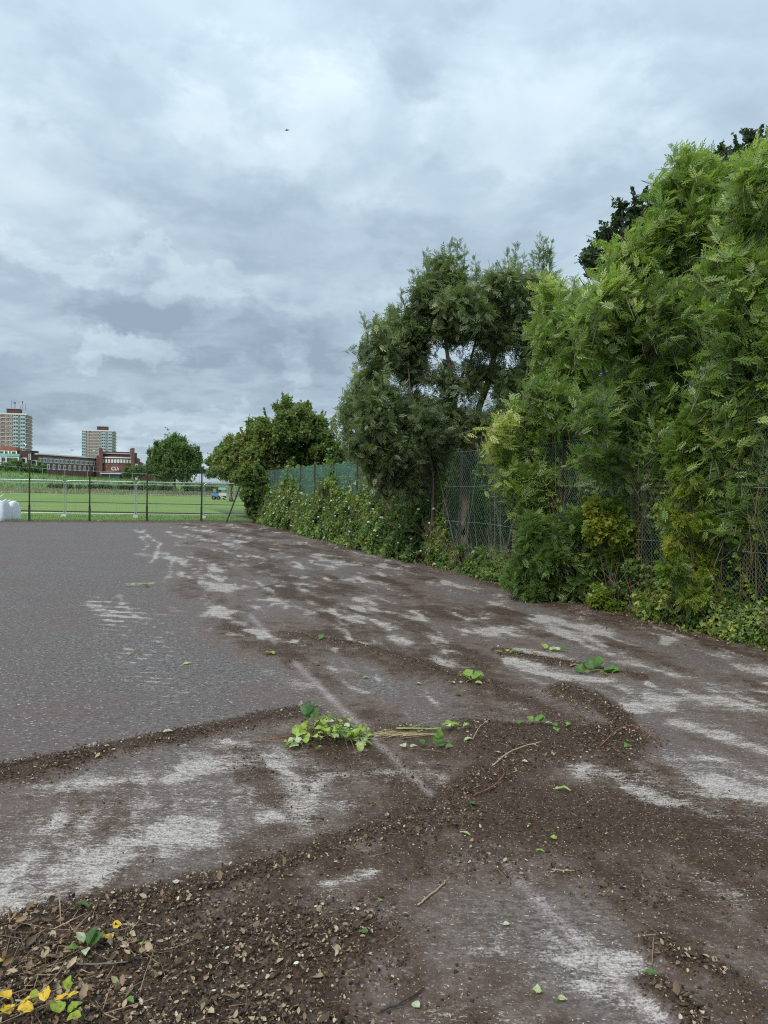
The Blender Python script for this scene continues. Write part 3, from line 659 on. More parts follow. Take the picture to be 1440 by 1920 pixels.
# ------------------------------------------------------------------ chain link fences
def chain_mesh(A, B, H, p, r, wob=.012, z0=.03):
    L = np.linalg.norm(B - A); d = (B - A) / L; n = np.array([d[1], -d[0], 0])
    K = int(L / p); J = int((H - z0) / p) + 1
    k, j = np.meshgrid(np.arange(K), np.arange(J), indexing='ij')
    s = (k + ((j + k) % 2)) * p; z = z0 + j * p
    w = (fbm(s * 1.1, z * 1.3, 3, 91) - .5) * wob * 6
    off = w + np.where((j % 2) == 0, r, -r)
    c = A + d * s[..., None] + n * off[..., None]; c[..., 2] = z + (fbm(s * .9, z, 2, 92) - .5) * .02
    rings = []
    for q in range(3):
        a = 2 * math.pi * q / 3 + .5
        rings.append(c + (d * math.cos(a) + n * math.sin(a)) * r)
    V = np.stack(rings, 2)                              # K,J,3,3
    idx = np.arange(K * J * 3).reshape(K, J, 3)
    Fs = []
    for q in range(3):
        q2 = (q + 1) % 3
        Fs.append(np.stack([idx[:, :-1, q], idx[:, :-1, q2], idx[:, 1:, q2], idx[:, 1:, q]], -1).reshape(-1, 4))
    return V.reshape(-1, 3), np.vstack(Fs)
def post_mesh(H, w=.055, th=.012, m='darkpost'):
    mb = MB(); mb.box((0, 0, H / 2), (w, th, H)); mb.box((-w / 2 + th / 2, w / 2 + .001, H / 2), (th, w - th, H)); return mb.mesh('post', MT[m])
FH = 2.45
sf = empty('chain_link_fence', (SIDE(9.28), 9.28, 0)); so_ = np.array(sf.location)
tag(sf, 'green chain link side fence on rusty posts, overgrown by trees along the right', 'fence')
pm_r = post_mesh(FH + .05, .062, .014, 'rust'); pm_d = post_mesh(FH + .05, .055, .012, 'darkpost')
ang_s = math.atan2(SDIR[1], SDIR[0])
for k, y in enumerate([4.7, 6.9, 9.28, 11.75, 12.95, 15.2, 17.4, 19.5, 21.6, 23.9, 26.1, 28.1, 30.2, 32.6, 34.7]):
    q = link('post', pm_r if y < 14 else pm_d, sf, (SIDE(y) - so_[0], y - so_[1], 0)); q.rotation_euler = (0, R(rng.normal() * .5), ang_s)
A = np.array([SIDE(4.0), 4.0, 0]); Bm = np.array([SIDE(14.0), 14.0, 0]); Bf = np.array([SIDE(34.7), 34.7, 0])
inn = -SN * .035
V, Fc = chain_mesh(A + inn, Bm + inn, FH, .030, .0015)
q = link('wire_mesh', mesh_np('wire_mesh', V - so_, Fc, MT['wire']), sf); q['kind'] = 'stuff'
V, Fc = chain_mesh(Bm + inn, Bf + inn, FH, .046, .0015)
q = link('wire_mesh', mesh_np('wire_mesh', V - so_, Fc, MT['wire']), sf); q['kind'] = 'stuff'
for z in (.28, 1.0, 1.72, FH - .02):
    mb = MB(); pts = []
    for y in np.arange(4.0, 34.8, .55): pts.append(np.array([SIDE(y), y, z + .012 * math.sin(y * 2.7 + z)]) - so_ - SN * .045)
    mb.tube(pts, .0028, 4); mb.build('straining_wire', MT['wire'], sf)
# wind netting tied to the outer face: woven tapes with gaps
y0, y1 = 17.2, 34.6; S = np.arange(0, (y1 - y0) * 1.0656, .16); H0 = .25
rows = np.arange(H0, FH - .02, .046); Vn = []; Fn = []; bsn = 0
for i, z in enumerate(rows):
    yy = y0 + S / 1.0656; sag = .05 * (fbm(S * .6, np.full_like(S, z * .7), 3, 95) - .5); wob = .12 * (fbm(S * .8, np.full_like(S, z * 1.2), 3, 96) - .5)
    half = .0125 + .005 * rng.random()
    c = np.stack([SIDE(yy), yy, z + sag], -1) + SN * (.07 + wob)[:, None]
    for s_ in (-1, 1): Vn.append(c + np.array([0, 0, s_ * half]))
    n = len(S); a = np.arange(n - 1); Fn.append(np.stack([a, a + 1, a + 1 + n, a + n], -1) + bsn); bsn += 2 * n
q = link('wind_netting', mesh_np('wind_netting', np.vstack(Vn) - so_, np.vstack(Fn), MT['netting']), sf); q['kind'] = 'stuff'
q['label'] = 'dark green woven wind netting tied behind the wire'

ff = empty('chain_link_fence', tuple(CORNER + FDIR * 2.9)); fo = np.array(ff.location)
tag(ff, 'far end chain link fence with thin dark posts in front of the field', 'fence')
ang_f = math.atan2(FDIR[1], FDIR[0])
pm_f = post_mesh(FH + .03, .06, .014, 'darkpost')
ft = [2.9 + 2.37 * k for k in range(9)]
for tt_ in ft:
    q = link('post', pm_f, ff, tuple(CORNER + FDIR * tt_ - fo)); q.rotation_euler = (0, 0, ang_f)
    mb = MB(); mb.box((0, 0, .36), (.085, .03, .72)); mb.build('post_sleeve', MT['darkpost'], q)
V, Fc = chain_mesh(CORNER, CORNER + FDIR * 24, FH - .02, .05, .0017)
q = link('wire_mesh', mesh_np('wire_mesh', V - fo, Fc, MT['farwire']), ff); q['kind'] = 'stuff'
for z in (.1, 1.25, FH - .03):
    mb = MB(); mb.tube([CORNER - fo + [0, 0, z], CORNER + FDIR * 24 - fo + [0, 0, z]], .004, 4); mb.build('straining_wire', MT['farwire'], ff)
mb = MB(); mb.tube([P(424, 981, 33.7) - fo, P(450, 912, 33.9) - fo], .035, 6); mb.build('brace', MT['darkpost'], ff)

# temporary fence panels beyond
def temp_panel(loc, rz, W=3.5, H=1.84, label='', grp='temporary steel fence panels behind the far fence', mesh=True):
    r = empty('fence_panel', loc, rz); tag(r, label, 'fence panel', grp)
    mb = MB(); c = .16
    pts = [(0, 0, .02), (0, 0, H - c)] + [(c - c * math.cos(a), 0, H - c + c * math.sin(a)) for a in (R(30), R(60), R(90))] + [(W - c + c * math.sin(a), 0, H - c + c * math.cos(a)) for a in (0, R(30), R(60), R(90))] + [(W, 0, .02)]
    mb.tube(pts, .024, 6); mb.tube([(0, 0, .17), (W, 0, .17)], .021, 5); mb.build('frame', MT['galv'], r)
    if mesh:
        A = []; Bq = []
        for x in np.arange(.1, W, .075): A.append((x, 0, .17)); Bq.append((x, 0, H - .02))
        for z in np.arange(.4, H, .25): A.append((0, 0, z)); Bq.append((W, 0, z))
        V, Fc = tubes_np(np.array(A, float), np.array(Bq, float), np.full(len(A), .0022), np.full(len(A), .0022))
        q = link('wire_infill', mesh_np('wire_infill', V, Fc, MT['galv']), r); q['kind'] = 'stuff'
    for x in (-.04, W + .04)[:1]:
        mb = MB(); mb.box((x, 0, .05), (.26, .62, .12), taper=.85); mb.build('foot', MT['concrete'], r)
    return r
pp = [P(u, 940, y) for u, y in ((-143, 36.9), (-10, 37.4), (122, 37.9), (255, 38.4), (381, 39.2), (505, 40.2))]
names = ['temporary steel fence panel cut by the left edge beyond the far fence', 'temporary steel fence panel behind the white bags and first dark post', 'temporary steel fence panel behind the second dark post from the left',
         'temporary steel fence panel behind the third dark post', 'temporary steel fence panel nearest the bushy corner']
for k in range(5):
    a, b_ = pp[k], pp[k + 1]; d = b_ - a; a = np.array([a[0], a[1], 0]); L = math.hypot(d[0], d[1])
    temp_panel(a + np.array([.04, 0, -.02]), math.atan2(d[1], d[0]), L - .09, 1.84, names[k])
# low rail of the pitch
rl = empty('pitch_rail', (-14, 47, 0)); tag(rl, 'low dark pitch rail on short posts running across the field', 'rail')
mb = MB(); mb.tube([(-30, -2.0, .52), (14, 1.0, .50)], .024, 6); mb.build('top_rail', MT['darkpost'], rl)
for k in range(17):
    x = -28 + 2.5 * k; mb = MB(); mb.tube([(x, -2.0 + (x + 30) / 44 * 3, 0), (x, -2.0 + (x + 30) / 44 * 3, .52)], .02, 5); mb.build('rail_post', MT['galv'], rl)
kb = MB(); kb.box((0, 0, .02), (60, .10, .08)); o = kb.build('kerb', MT['darkpost'], None, (-14, 44.5, -.02)); o.rotation_euler = (0, 0, R(3)); tag(o, 'dark edging board across the near edge of the pitch', 'edging')
# panels on the far side of the field and a pale fence on the bank
lab = 'row panel of pale temporary fence far across the field'
for k in range(15):
    x = -78 + 5.2 * k; y = 131 + .06 * x
    r = empty('fence_panel', (x, y, float(terrain(x, y)))); tag(r, 'pale temporary fence panel in the far row at the edge of the rough grass', 'fence panel', 'fence panels at the far side of the field')
    mb = MB(); mb.tube([(0, 0, 0), (0, 0, 1.9), (5.0, .2, 1.9), (5.0, .2, 0)], .045, 4); mb.tube([(0, 0, .2), (5, .2, .2)], .03, 4); mb.build('frame', MT['galv'], r)
bf = empty('boundary_fence', (-90, 212, 4)); tag(bf, 'thin pale boundary fence on the bank in front of the brick campus', 'fence')
pts = [(x, 214.0, float(terrain(x, 214))) for x in np.arange(-125, -20, 6.5)]
for p in pts:
    mb = MB(); mb.box((p[0] + 90, 2, p[2] - 4 + 1.1), (.09, .09, 2.2)); mb.build('post', MT['galv'], bf)
for hh in (2.1,):
    mb = MB(); mb.tube([(p[0] + 90, 2, p[2] - 4 + hh) for p in pts], .03, 4); mb.build('rail', MT['galv'], bf)

# ------------------------------------------------------------------ buildings
def tower(name, label, c, rz, W=29.4, Dp=20, floors=19, fh=2.78, zb=0, cols=None, roof_left=False):
    r = empty(name, (c[0], c[1], zb), rz); tag(r, label, 'tower block', 'residential tower blocks on the skyline')
    H = floors * fh
    # local x along the front (0..W), y into depth
    mb = MB(); mb.box((W / 2, Dp / 2, H / 2), (W, Dp, H)); mb.build('wall', MT['brick2'], r)
    mb = MB(); mb.box((W / 2, Dp / 2, H + .35), (W + .8, Dp + .8, 1.1)); mb.build('parapet', MT['white'], r)
    mb = MB(); mb.box((W * .62, Dp / 2, H + 2.6), (W * .33, Dp * .5, 3.6)); mb.box((W * .62, Dp / 2, H + 4.55), (W * .35, Dp * .55, .35), m=1); mb.build('plant_room', [MT['darkbrick'], MT['concrete']], r)
    band = MB(); band.box((0, 0, 0), (W + .1, .3, .32)); bm_ = band.mesh('floor_band', MT['white'])
    band = MB(); band.box((0, 0, 0), (.3, Dp + .1, .32)); bs_ = band.mesh('floor_band', MT['white'])
    wm = MB(); wm.box((0, 0, 0), (1.5, .22, 1.35)); wm.box((0, -.12, 0), (1.0, .06, .85), m=1); wm = wm.mesh('window', MT['white'], MT['glass'])
    w2 = MB(); w2.box((0, 0, 0), (2.3, .22, 1.35)); w2.box((-.5, -.12, 0), (.8, .06, .95), m=1); w2.box((.5, -.12, 0), (.8, .06, .95), m=1); w2 = w2.mesh('window', MT['white'], MT['glass'])
    bl = MB(); bl.box((0, -.1, -.55), (3.5, .5, 1.2)); bl.box((0, .05, .75), (3.5, .2, 1.35), m=1); 
    for x in (-1.7, 0, 1.7): bl.box((x, -.08, .75), (.2, .3, 1.35), m=2)
    bl = bl.mesh('balcony', MT['balcony'], MT['glass'], MT['white'])
    for f in range(floors):
        z = f * fh
        link('floor_band', bm_, r, (W / 2, -.16, z + .16)); q = link('floor_band', bs_, r, (W + .16, Dp / 2, z + .16))
        for kind, x in cols:
            me = {'w': wm, 'd': w2, 'b': bl}[kind]
            link('balcony' if kind == 'b' else 'window', me, r, (x, -.12 if kind != 'b' else -.2, z + 1.55))
        for y in (3.5, 9, 15):
            q = link('window', wm, r, (W + .12, y, z + 1.55)); q.rotation_euler = (0, 0, R(90))
    return r
pR = P(153, 900, 680); pR2 = P(211, 900, 684)
dR = pR2 - pR; WR = math.hypot(dR[0], dR[1])
tower('tower_block', 'smaller tower block with pale blue balcony column behind the brick campus', (pR[0], pR[1]), math.atan2(dR[1], dR[0]), WR, 13, 19, 2.72, 0,
      [('b', 1.8), ('w', 5.6), ('d', 9), ('d', 12.5), ('w', 15.6), ('b', 19.2), ('w', 22.7), ('b', WR - 2.3)])
pL = P(-25, 900, 540); pL2 = P(49, 900, 545); dL = pL2 - pL; WL = math.hypot(dL[0], dL[1])
tl = tower('tower_block', 'larger tower block with rooftop aerials at the left edge', (pL[0], pL[1]), math.atan2(dL[1], dL[0]), WL, 14.0, 19, 2.76, 0,
      [('d', 3), ('d', 8.5), ('w', 13.2), ('w', 16.2), ('b', 19.7), ('w', 23.6), ('b', WL - 2.3)])
H_ = 19 * 2.78
for k, (x, h) in enumerate([(14.5, 6.6), (16.4, 5.2), (17.2, 5.4), (20.8, 3.0), (22.3, 6.2), (24.2, 4.2)]):
    mb = MB(); mb.tube([(x, 7, H_ + 3.8), (x, 7, H_ + 3.8 + h)], .11, 5)
    if k in (1, 2, 4): mb.box((x, 6.9, H_ + 3.4 + h), (.5, .3, 1.5))
    mb.build('aerial', MT['darkpost'], tl)

cz = 2.6
cb = empty('campus_building', (0, 0, 0)); cpos = P(60, 880, 240)
cb.location = (float(cpos[0]), float(cpos[1]), cz); co = np.array(cb.location)
tag(cb, 'long red brick campus building with white windows and white letters on its bay', 'building')
def seg_box(mbx, a, b, depth, z0, z1, m=0, fwd=0):
    """wall slab from a to b (x,y), front face on the line, going away from the camera"""
    d = np.array([b[0] - a[0], b[1] - a[1]]); L = np.linalg.norm(d); d /= L; n = np.array([-d[1], d[0]])
    c = (np.array(a[:2]) + np.array(b[:2])) / 2 + n * (depth / 2 - fwd)
    mbx.box((c[0] - co[0], c[1] - co[1], (z0 + z1) / 2 - co[2]), (L, depth, z1 - z0), math.atan2(d[1], d[0]), m)
def on_seg(a, b, t, fwd):
    d = np.array([b[0] - a[0], b[1] - a[1]]); L = np.linalg.norm(d); d /= L; n = np.array([-d[1], d[0]])
    p = np.array(a[:2]) + d * L * t - n * fwd; return (p[0] - co[0], p[1] - co[1]), math.atan2(d[1], d[0])
wa = P(70, 880, 241); wb = P(186, 880, 270)
mb = MB(); seg_box(mb, wa, wb, 12, 0, 11.3); mb.build('wall', MT['brick'], cb)
mb = MB(); seg_box(mb, wa, wb, 12.6, 11.3, 11.7, 0, .3); mb.build('roof_coping', MT['white'], cb)
mb = MB(); seg_box(mb, wa, wb, .25, 8.72, 8.86, 0, .08); seg_box(mb, wa, wb, .25, 10.4, 10.5, 0, .08); mb.build('string_course', MT['concrete'], cb)
LW = math.hypot(*(wb - wa)[:2])
uw = MB(); uw.box((0, 0, 0), (2.1, .2, 1.35)); 
for x in (-.68, 0, .68): uw.box((x, -.12, 0), (.40, .06, .9), m=1)
uw = uw.mesh('window', MT['white'], MT['glass'])
lw = MB(); lw.box((0, 0, 0), (1.15, .2, 1.7)); lw.box((0, 0, .9), (.8, .2, .25)); lw.box((0, -.12, 0), (.5, .06, 1.2), m=1); lw = lw.mesh('window', MT['white'], MT['glass'])
for k in range(12):
    p, a = on_seg(wa, wb, (k + .35) / 12, .06); q = link('window', uw, cb, (p[0], p[1], 9.55 - cz)); q.rotation_euler = (0, 0, a)
for k in range(11):
    p, a = on_seg(wa, wb, (k + .9) / 12, .06); q = link('window', lw, cb, (p[0], p[1], 7.4 - cz)); q.rotation_euler = (0, 0, a)
# main block: piers, bowed bay, parapets
ba = P(186, 880, 268); bb_ = P(258, 880, 272)
def along(u, y): p = P(u, 880, y); return p
mb = MB(); seg_box(mb, P(180, 880, 268.5), P(262, 880, 272), 16, 0, 10.6); mb.build('wall', MT['brick'], cb)
for (u0, u1, h) in ((185.5, 192, 15.0), (246.5, 252, 15.2)):
    mb = MB(); seg_box(mb, P(u0, 880, 265.5), P(u1, 880, 265.9), 8, 0, h); mb.build('pier', MT['brick'], cb)
mb = MB(); seg_box(mb, P(180.5, 880, 266.6), P(186, 880, 266.8), 8, 0, 12.4); mb.build('shoulder', MT['brick'], cb)
mb = MB(); seg_box(mb, P(252, 880, 266.9), P(259, 880, 267.2), 8, 0, 11.7); mb.build('shoulder', MT['brick'], cb)
mb = MB(); seg_box(mb, P(191, 880, 274), P(247, 880, 275), 8, 0, 14.0); mb.build('upper_wall', MT['darkbrick'], cb)
mb = MB(); seg_box(mb, P(191, 880, 273.7), P(247, 880, 274.7), 1, 13.35, 13.75); mb.build('coping', MT['concrete'], cb)
mb = MB(); seg_box(mb, P(191, 880, 274), P(247, 880, 275), 8.4, 14.0, 14.2); mb.build('roof', MT['flint'], cb)
N = 10; arc = []
for k in range(N + 1):
    t_ = k / N; u = 191.5 + (246.8 - 191.5) * t_; arc.append(P(u, 880, 267.6 - 1.9 * math.sin(math.pi * t_)))
mb = MB(); mc = MB()
for k in range(N):
    seg_box(mb, arc[k], arc[k + 1], 2.0, 0, 11.5); seg_box(mc, arc[k], arc[k + 1], 2.4, 11.5, 11.95, 0, .25)
mb.build('bay_wall', MT['brick'], cb); mc.build('bay_cornice', MT['white'], cb)
bw = MB(); bw.box((0, 0, 0), (.60, .2, 1.15)); bw.box((0, 0, -.65), (.66, .26, .12), m=0); bw = bw.mesh('window', MT['white'])
for k in range(N):
    p, a = on_seg(arc[k], arc[k + 1], .5, .12)
    q = link('window', bw, cb, (p[0], p[1], 10.5 - cz)); q.rotation_euler = (0, 0, a); q.scale = (1.25 - .06 * abs(k - 4.5), 1, 1)
mb = MB(); seg_box(mb, P(188, 880, 262), P(226, 880, 262.6), 4, 5.75, 6.1); mb.build('canopy', MT['white'], cb)
mb = MB(); seg_box(mb, P(191, 880, 262.5), P(224, 880, 263), 3, 3.5, 5.7); mb.build('doorway', MT['glass'], cb)
def text_mesh(s, size, depth, mat):
    cu = bpy.data.curves.new('lettering', 'FONT'); cu.body = s; cu.size = size; cu.extrude = depth; cu.offset = .02 * size
    o = bpy.data.objects.new('lettering', cu); C.objects.link(o); dg = bpy.context.evaluated_depsgraph_get()
    me = bpy.data.meshes.new_from_object(o.evaluated_get(dg)); bpy.data.objects.remove(o); me.materials.clear(); me.materials.append(mat); return me
for s, u, v, sz in (('CU', 208.5, 881.5, 1.75), ('H', 219.2, 881.5, 1.05)):
    q = link('lettering', text_mesh(s, sz, .08, MT['white']), cb, tuple(P(u, v, 265.2) - co)); q.rotation_euler = (R(90), 0, 0)
# right wing with white bay
mb = MB(); seg_box(mb, P(259, 880, 272), P(330, 880, 285), 10, 0, 9.3); mb.build('wing_wall', MT['brick'], cb)
mb = MB(); seg_box(mb, P(253.5, 880, 266.2), P(258, 880, 266.5), 1, 3.5, 9.6); mb.build('white_bay', MT['white'], cb)
for z in (5.2, 6.9, 8.6):
    p, a = on_seg(P(253.5, 880, 266.2), P(258, 880, 266.5), .5, .06); mb = MB(); mb.box((0, 0, 0), (.5, .1, 1.3)); q = mb.build('window', MT['glass'], cb, (p[0], p[1], z - cz))
# left part
lb = empty('campus_annexe', tuple(P(30, 880, 232))); lb.location.z = 3; co = np.array(lb.location); cz = 3
tag(lb, 'orange and brown brick annexe with green copper roof edge below the larger tower', 'building')
mb = MB(); seg_box(mb, P(-70, 880, 226), P(36, 880, 231), 14, 0, 10.6); mb.build('wall', MT['brick'], lb)
mb = MB(); seg_box(mb, P(-70, 880, 225.6), P(36, 880, 230.6), 14.6, 10.15, 10.95); mb.build('roof_edge', MT['copper'], lb)
mb = MB(); seg_box(mb, P(-70, 880, 232), P(30, 880, 236), 9, 10.6, 13.4); mb.build('upper_wall', MT['orange_brick'], lb)
mb = MB(); seg_box(mb, P(36, 880, 233), P(57, 880, 234), 10, 0, 11.9); mb.build('stair_block', MT['darkbrick'], lb)
mb = MB(); seg_box(mb, P(57, 880, 236), P(72, 880, 239), 10, 0, 11.0); mb.build('link_wall', MT['darkbrick'], lb)
mb = MB(); seg_box(mb, P(56, 880, 236), P(70, 880, 239), 6, 11.6, 12.3, 0, .5); mb.build('link_roof', MT['flint'], lb)
for u in (53.5, 56.6):
    mb = MB(); seg_box(mb, P(u, 880, 232.7), P(u + 1.3, 880, 232.8), .4, 9.2, 11.2); mb.build('window', MT['white'], lb)
wq = MB(); wq.box((0, 0, 0), (2.0, .2, 1.8)); wq.box((0, -.12, 0), (1.2, .06, 1.2), m=1); wq = wq.mesh('window', MT['white'], MT['glass'])
for z in (7.1, 9.1):
    for u in (-30, -15, -3, 7, 18, 30): p = P(u, 880, 225.5 + (u + 70) / 106 * 5); link('window', wq, lb, (p[0] - co[0], p[1] - co[1] - .1, z - cz))
for u in (3, 11, 26): p = P(u, 880, 231.2 + (u + 70) * .04); q = link('window', wq, lb, (p[0] - co[0], p[1] - co[1], 11.5 - cz)); q.scale = (1, 1, .6)
for (u, z) in ((44, 9.0), (64, 8.4), (42, 7.0)): p = P(u, 880, 232.6 if u < 57 else 235.6); link('window', wq, lb, (p[0] - co[0], p[1] - co[1], z - cz))

# ------------------------------------------------------------------ distant trees and bushes
def far_tree(u, v0, v1, y, blobs, label, seed_tint=.5, lsz=.42, dens=1.0, grp=None, name='park_tree', trunk=True, tlen=.9, mat=None, sd=.14):
    b = P(u, v1, y); b[2] = float(terrain(b[0], b[1])); c0 = P(u, (v0 + v1) / 2, y)
    st = [([b, (b + c0) / 2, c0, P(u, v0 + (v1 - v0) * .3, y)], .32 * y / 140)]
    return tree(name, label, 'tree' if trunk else 'bush', b, st, pb(blobs, y, 0, seed_tint), mat or FARL, T_SINGLE, lsz * .72, 8, dens=dens * 1.9, twig_len=tlen, twig_r=.02, group=grp, rad0=.25, tint_sd=sd)
far_tree(327, 812, 918, 138, [(322, 836, 24), (350, 848, 20), (298, 848, 20), (330, 862, 34), (360, 872, 20), (295, 872, 21), (372, 862, 12, .45), (281, 880, 10), (310, 880, 26), (345, 884, 24), (335, 828, 15), (378, 880, 8)],
         'round leafy tree standing alone between the campus and the hedge corner', .5, .42, .8, tlen=.8)
far_tree(434, 800, 925, 88, [(432, 838, 22, .45), (415, 855, 20, .4), (405, 870, 16, .4), (445, 860, 28, .45), (425, 878, 22, .35), (402, 885, 12, .35), (460, 840, 26, .45)], 'dull green tree with a bare trunk just left of the hedge corner', .4, .30, 1.0, tlen=.6)
for k, (u, v, rr, y, lb_) in enumerate([(30, 872, 13, 222, 'leafy bush in front of the annexe by the larger tower'), (20, 880, 12, 218, 'low bush on the bank crossing the left edge tower base'), (55, 876, 11, 222, 'bush behind the top of the first dark post'), (75, 880, 11, 224, 'bush against the left end of the long brick wing'), (243, 885, 11, 240, 'pale bush in front of the brick bay beside the lettering'), (262, 884, 10, 238, 'bush between the white bay and the round tree'), (8, 876, 10, 220, 'leftmost bush on the bank under the green copper edge')]):
    b = P(u, v + rr, y); b[2] = float(terrain(b[0], b[1]))
    tree('bush', lb_, 'bush', b, [([b, P(u, v + 4, y), P(u, v, y)], .12)], pb([(u, v, rr), (u - rr * .7, v + rr * .35, rr * .6), (u + rr * .7, v + rr * .3, rr * .6)], y, 0, .4), FARL, T_SINGLE, .5, 6, dens=.8, twig_len=.8, twig_r=.02, group='bushes on the bank below the campus')
for k, (u, v, rr) in enumerate([(95, 905, 6), (108, 907, 6), (122, 906, 7), (148, 909, 6), (172, 909, 8), (190, 909, 8), (206, 912, 6), (228, 911, 8), (246, 911, 9), (268, 911, 8), (290, 911, 8), (310, 911, 9), (350, 912, 9), (375, 912, 9), (395, 914, 9)]):
    y = 158; b = P(u, v + rr, y); b[2] = float(terrain(b[0], b[1])); c_ = b + np.array([0, 0, rr * y / F])
    tree('bush', 'low dark bush in the rough grass beyond the far row of panels', 'bush', b, [([b, (b + c_) / 2, c_], .06)], [(c_, rr * y / F * 1.15, .3), (c_ + [1, 0, -.2], rr * y / F, .35)], FARL, T_SINGLE, .4, 6, dens=.7, twig_len=.6, twig_r=.015, group='bushes in the rough grass across the field')

# dry grass belt
def blades(name, pts, h, w, mat, tint, label, lean=.35, kind='stuff', parent=None):
    n = len(pts); V0 = np.array([[0, .5, 0], [0, -.5, 0], [.55, -.28, .05], [.55, .28, .05], [1, 0, -.03]])
    ax = norm(np.array([0, 0, 1.0]) + rng.normal(size=(n, 3)) * np.array([lean, lean, .05])); nn = rdir(n)
    x = ax; y = norm(np.cross(nn, x)); z = np.cross(x, y)
    W = pts[:, None] + V0[None, :, 0:1] * x[:, None] * h[:, None, None] + V0[None, :, 1:2] * y[:, None] * w[:, None, None] + V0[None, :, 2:3] * z[:, None] * h[:, None, None]
    base = (np.arange(n) * 5)[:, None]
    me = mesh_np(name, W.reshape(-1, 3), [np.array([[0, 1, 2, 3]]) + base, np.array([[3, 2, 4]]) + base], mat, {'tint': np.repeat(tint, 5)})
    return tag(link(name, me, parent), label, None, kind=kind)
n = 16000; x = rng.uniform(-85, 20, n); y = rng.uniform(134, 156, n); pts = np.stack([x, y, terrain(x, y)], -1)
blades('dry_grass', pts, rng.uniform(.3, .8, n) * (.6 + .7 * fbm(x * .1, y * .2, 2, 5)), rng.uniform(.10, .22, n), DRYG, np.clip(rng.normal(.55, .25, n), 0, 1), 'belt of tall dry grass at the far side of the field')
n = 9000; x = rng.uniform(-120, 0, n); y = rng.uniform(150, 215, n); pts = np.stack([x, y, terrain(x, y)], -1)
blades('bank_grass', pts, rng.uniform(.3, .7, n), rng.uniform(.15, .3, n), GRASSM, np.clip(rng.normal(.35, .25, n), 0, 1), 'rough grass on the green bank')
# verge of grass and weeds under the far fence
n = 16000; s = rng.uniform(-1, 26, n); dv = np.abs(rng.normal(0, .5, n)) - .12 + .25 * rng.random(n)
pts = CORNER + FDIR * s[:, None] + SDIR * dv[:, None]; pts[:, 2] = -.02
blades('verge_grass', pts, rng.uniform(.05, .20, n), rng.uniform(.006, .014, n), GRASSM, np.clip(rng.normal(.55, .3, n), 0, 1), 'scruffy grass along the foot of the far fence')
n = 22000; s = rng.uniform(-1, 28, n); dv = rng.uniform(.3, 9, n); pts = CORNER + FDIR * s[:, None] + SDIR * dv[:, None]; pts[:, 2] = -.03
blades('field_edge_grass', pts, rng.uniform(.05, .10, n), rng.uniform(.008, .018, n), GRASSM, np.clip(rng.normal(.4, .2, n), 0, .8), 'short grass at the near edge of the field')
# berm of soil in front of the far fence
s = np.arange(-1, 26, .12); Vb = []; 
for k, (dv, hz) in enumerate([(-.35, .0), (-.15, .035), (.1, .06), (.4, .05), (.8, -.04)]):
    h = hz * (.5 + fbm(s * 3, np.full_like(s, k * 1.7), 3, 33)) + (.006 if 0 < k < 4 else (.0045 if k == 0 else -.05)); Vb.append(CORNER + FDIR * s[:, None] + SDIR * (dv + .12 * (fbm(s * 2, np.full_like(s, k * 3.), 2, 34) - .5))[:, None] + np.stack([0 * s, 0 * s, h], -1))
m_ = len(s); a = np.arange(m_ - 1); Fb = np.vstack([np.stack([a + k * m_, a + 1 + k * m_, a + 1 + (k + 1) * m_, a + (k + 1) * m_], -1) for k in range(4)])
SOILM = simple('soil', (.058, .040, .026), .95, var=.5, scale=12, bump=.8, bscale=60, col2=(.13, .105, .06))
tag(link('soil_bank', mesh_np('soil_bank', np.vstack(Vb), Fb[:, ::-1], SOILM, smooth=True)), 'low bank of soil and weeds where the tarmac meets the field', kind='structure')

# ------------------------------------------------------------------ hedge corner trees
b = P(560, 960, 41); b[2] = 0
tree('hawthorn_tree', 'big rounded bushy tree with spiky top rising behind the netted fence corner', 'tree', b,
     [([b, P(555, 900, 41), P(545, 830, 41), P(535, 770, 41)], .22), ([b + [.5, 0, 0], P(590, 900, 41.5), P(610, 850, 41.5)], .15), ([b - [.6, 0, 0], P(520, 900, 40.5), P(480, 850, 40)], .15)],
     pb([(540, 800, 42, .55), (500, 830, 38, .6), (585, 815, 42, .45), (622, 845, 34, .38), (470, 862, 34, .72), (545, 860, 50, .45), (600, 880, 44, .35), (510, 885, 48, .65), (450, 885, 26, .78), (640, 872, 22, .35), (535, 765, 20, .5), (560, 785, 28, .5), (478, 900, 30, .6), (430, 852, 26, .7), (455, 838, 30, .7), (482, 816, 30, .62), (425, 880, 22, .7), (645, 858, 24, .4), (575, 770, 14), (495, 795, 16, .55), (425, 872, 16, .6), (600, 790, 14)], 41, .5, .5),
     HAW, T_TRI, .17, 9, dens=2.1, twig_len=.5, twig_r=.008, shoots=[(P(530, 770, 41), P(530, 736, 41)), (P(540, 780, 41), P(548, 742, 41)), (P(565, 790, 41), P(578, 752, 41)), (P(500, 790, 41), P(494, 765, 41)), (P(590, 800, 41), P(606, 770, 41)), (P(470, 840, 41), P(448, 812, 41)), (P(615, 820, 41), P(628, 795, 41))])
b = P(478, 975, 34.2); b[2] = 0
tree('corner_bush', 'dark tangled bush filling the fence corner down to the tarmac', 'bush', b, [([b, P(478, 940, 34.3), P(476, 900, 34.5)], .06), ([b + [.3, 0, 0], P(490, 940, 34), P(492, 905, 34)], .05)],
     pb([(482, 900, 26, .3), (470, 925, 20, .35), (490, 935, 24, .3), (480, 955, 22, .4), (500, 955, 20, .45), (462, 893, 20, .5), (447, 897, 12, .6)], 34.0, .2, .4), HAW, T_TRI, .17, 7, dens=1.6, twig_len=.3, twig_r=.005)

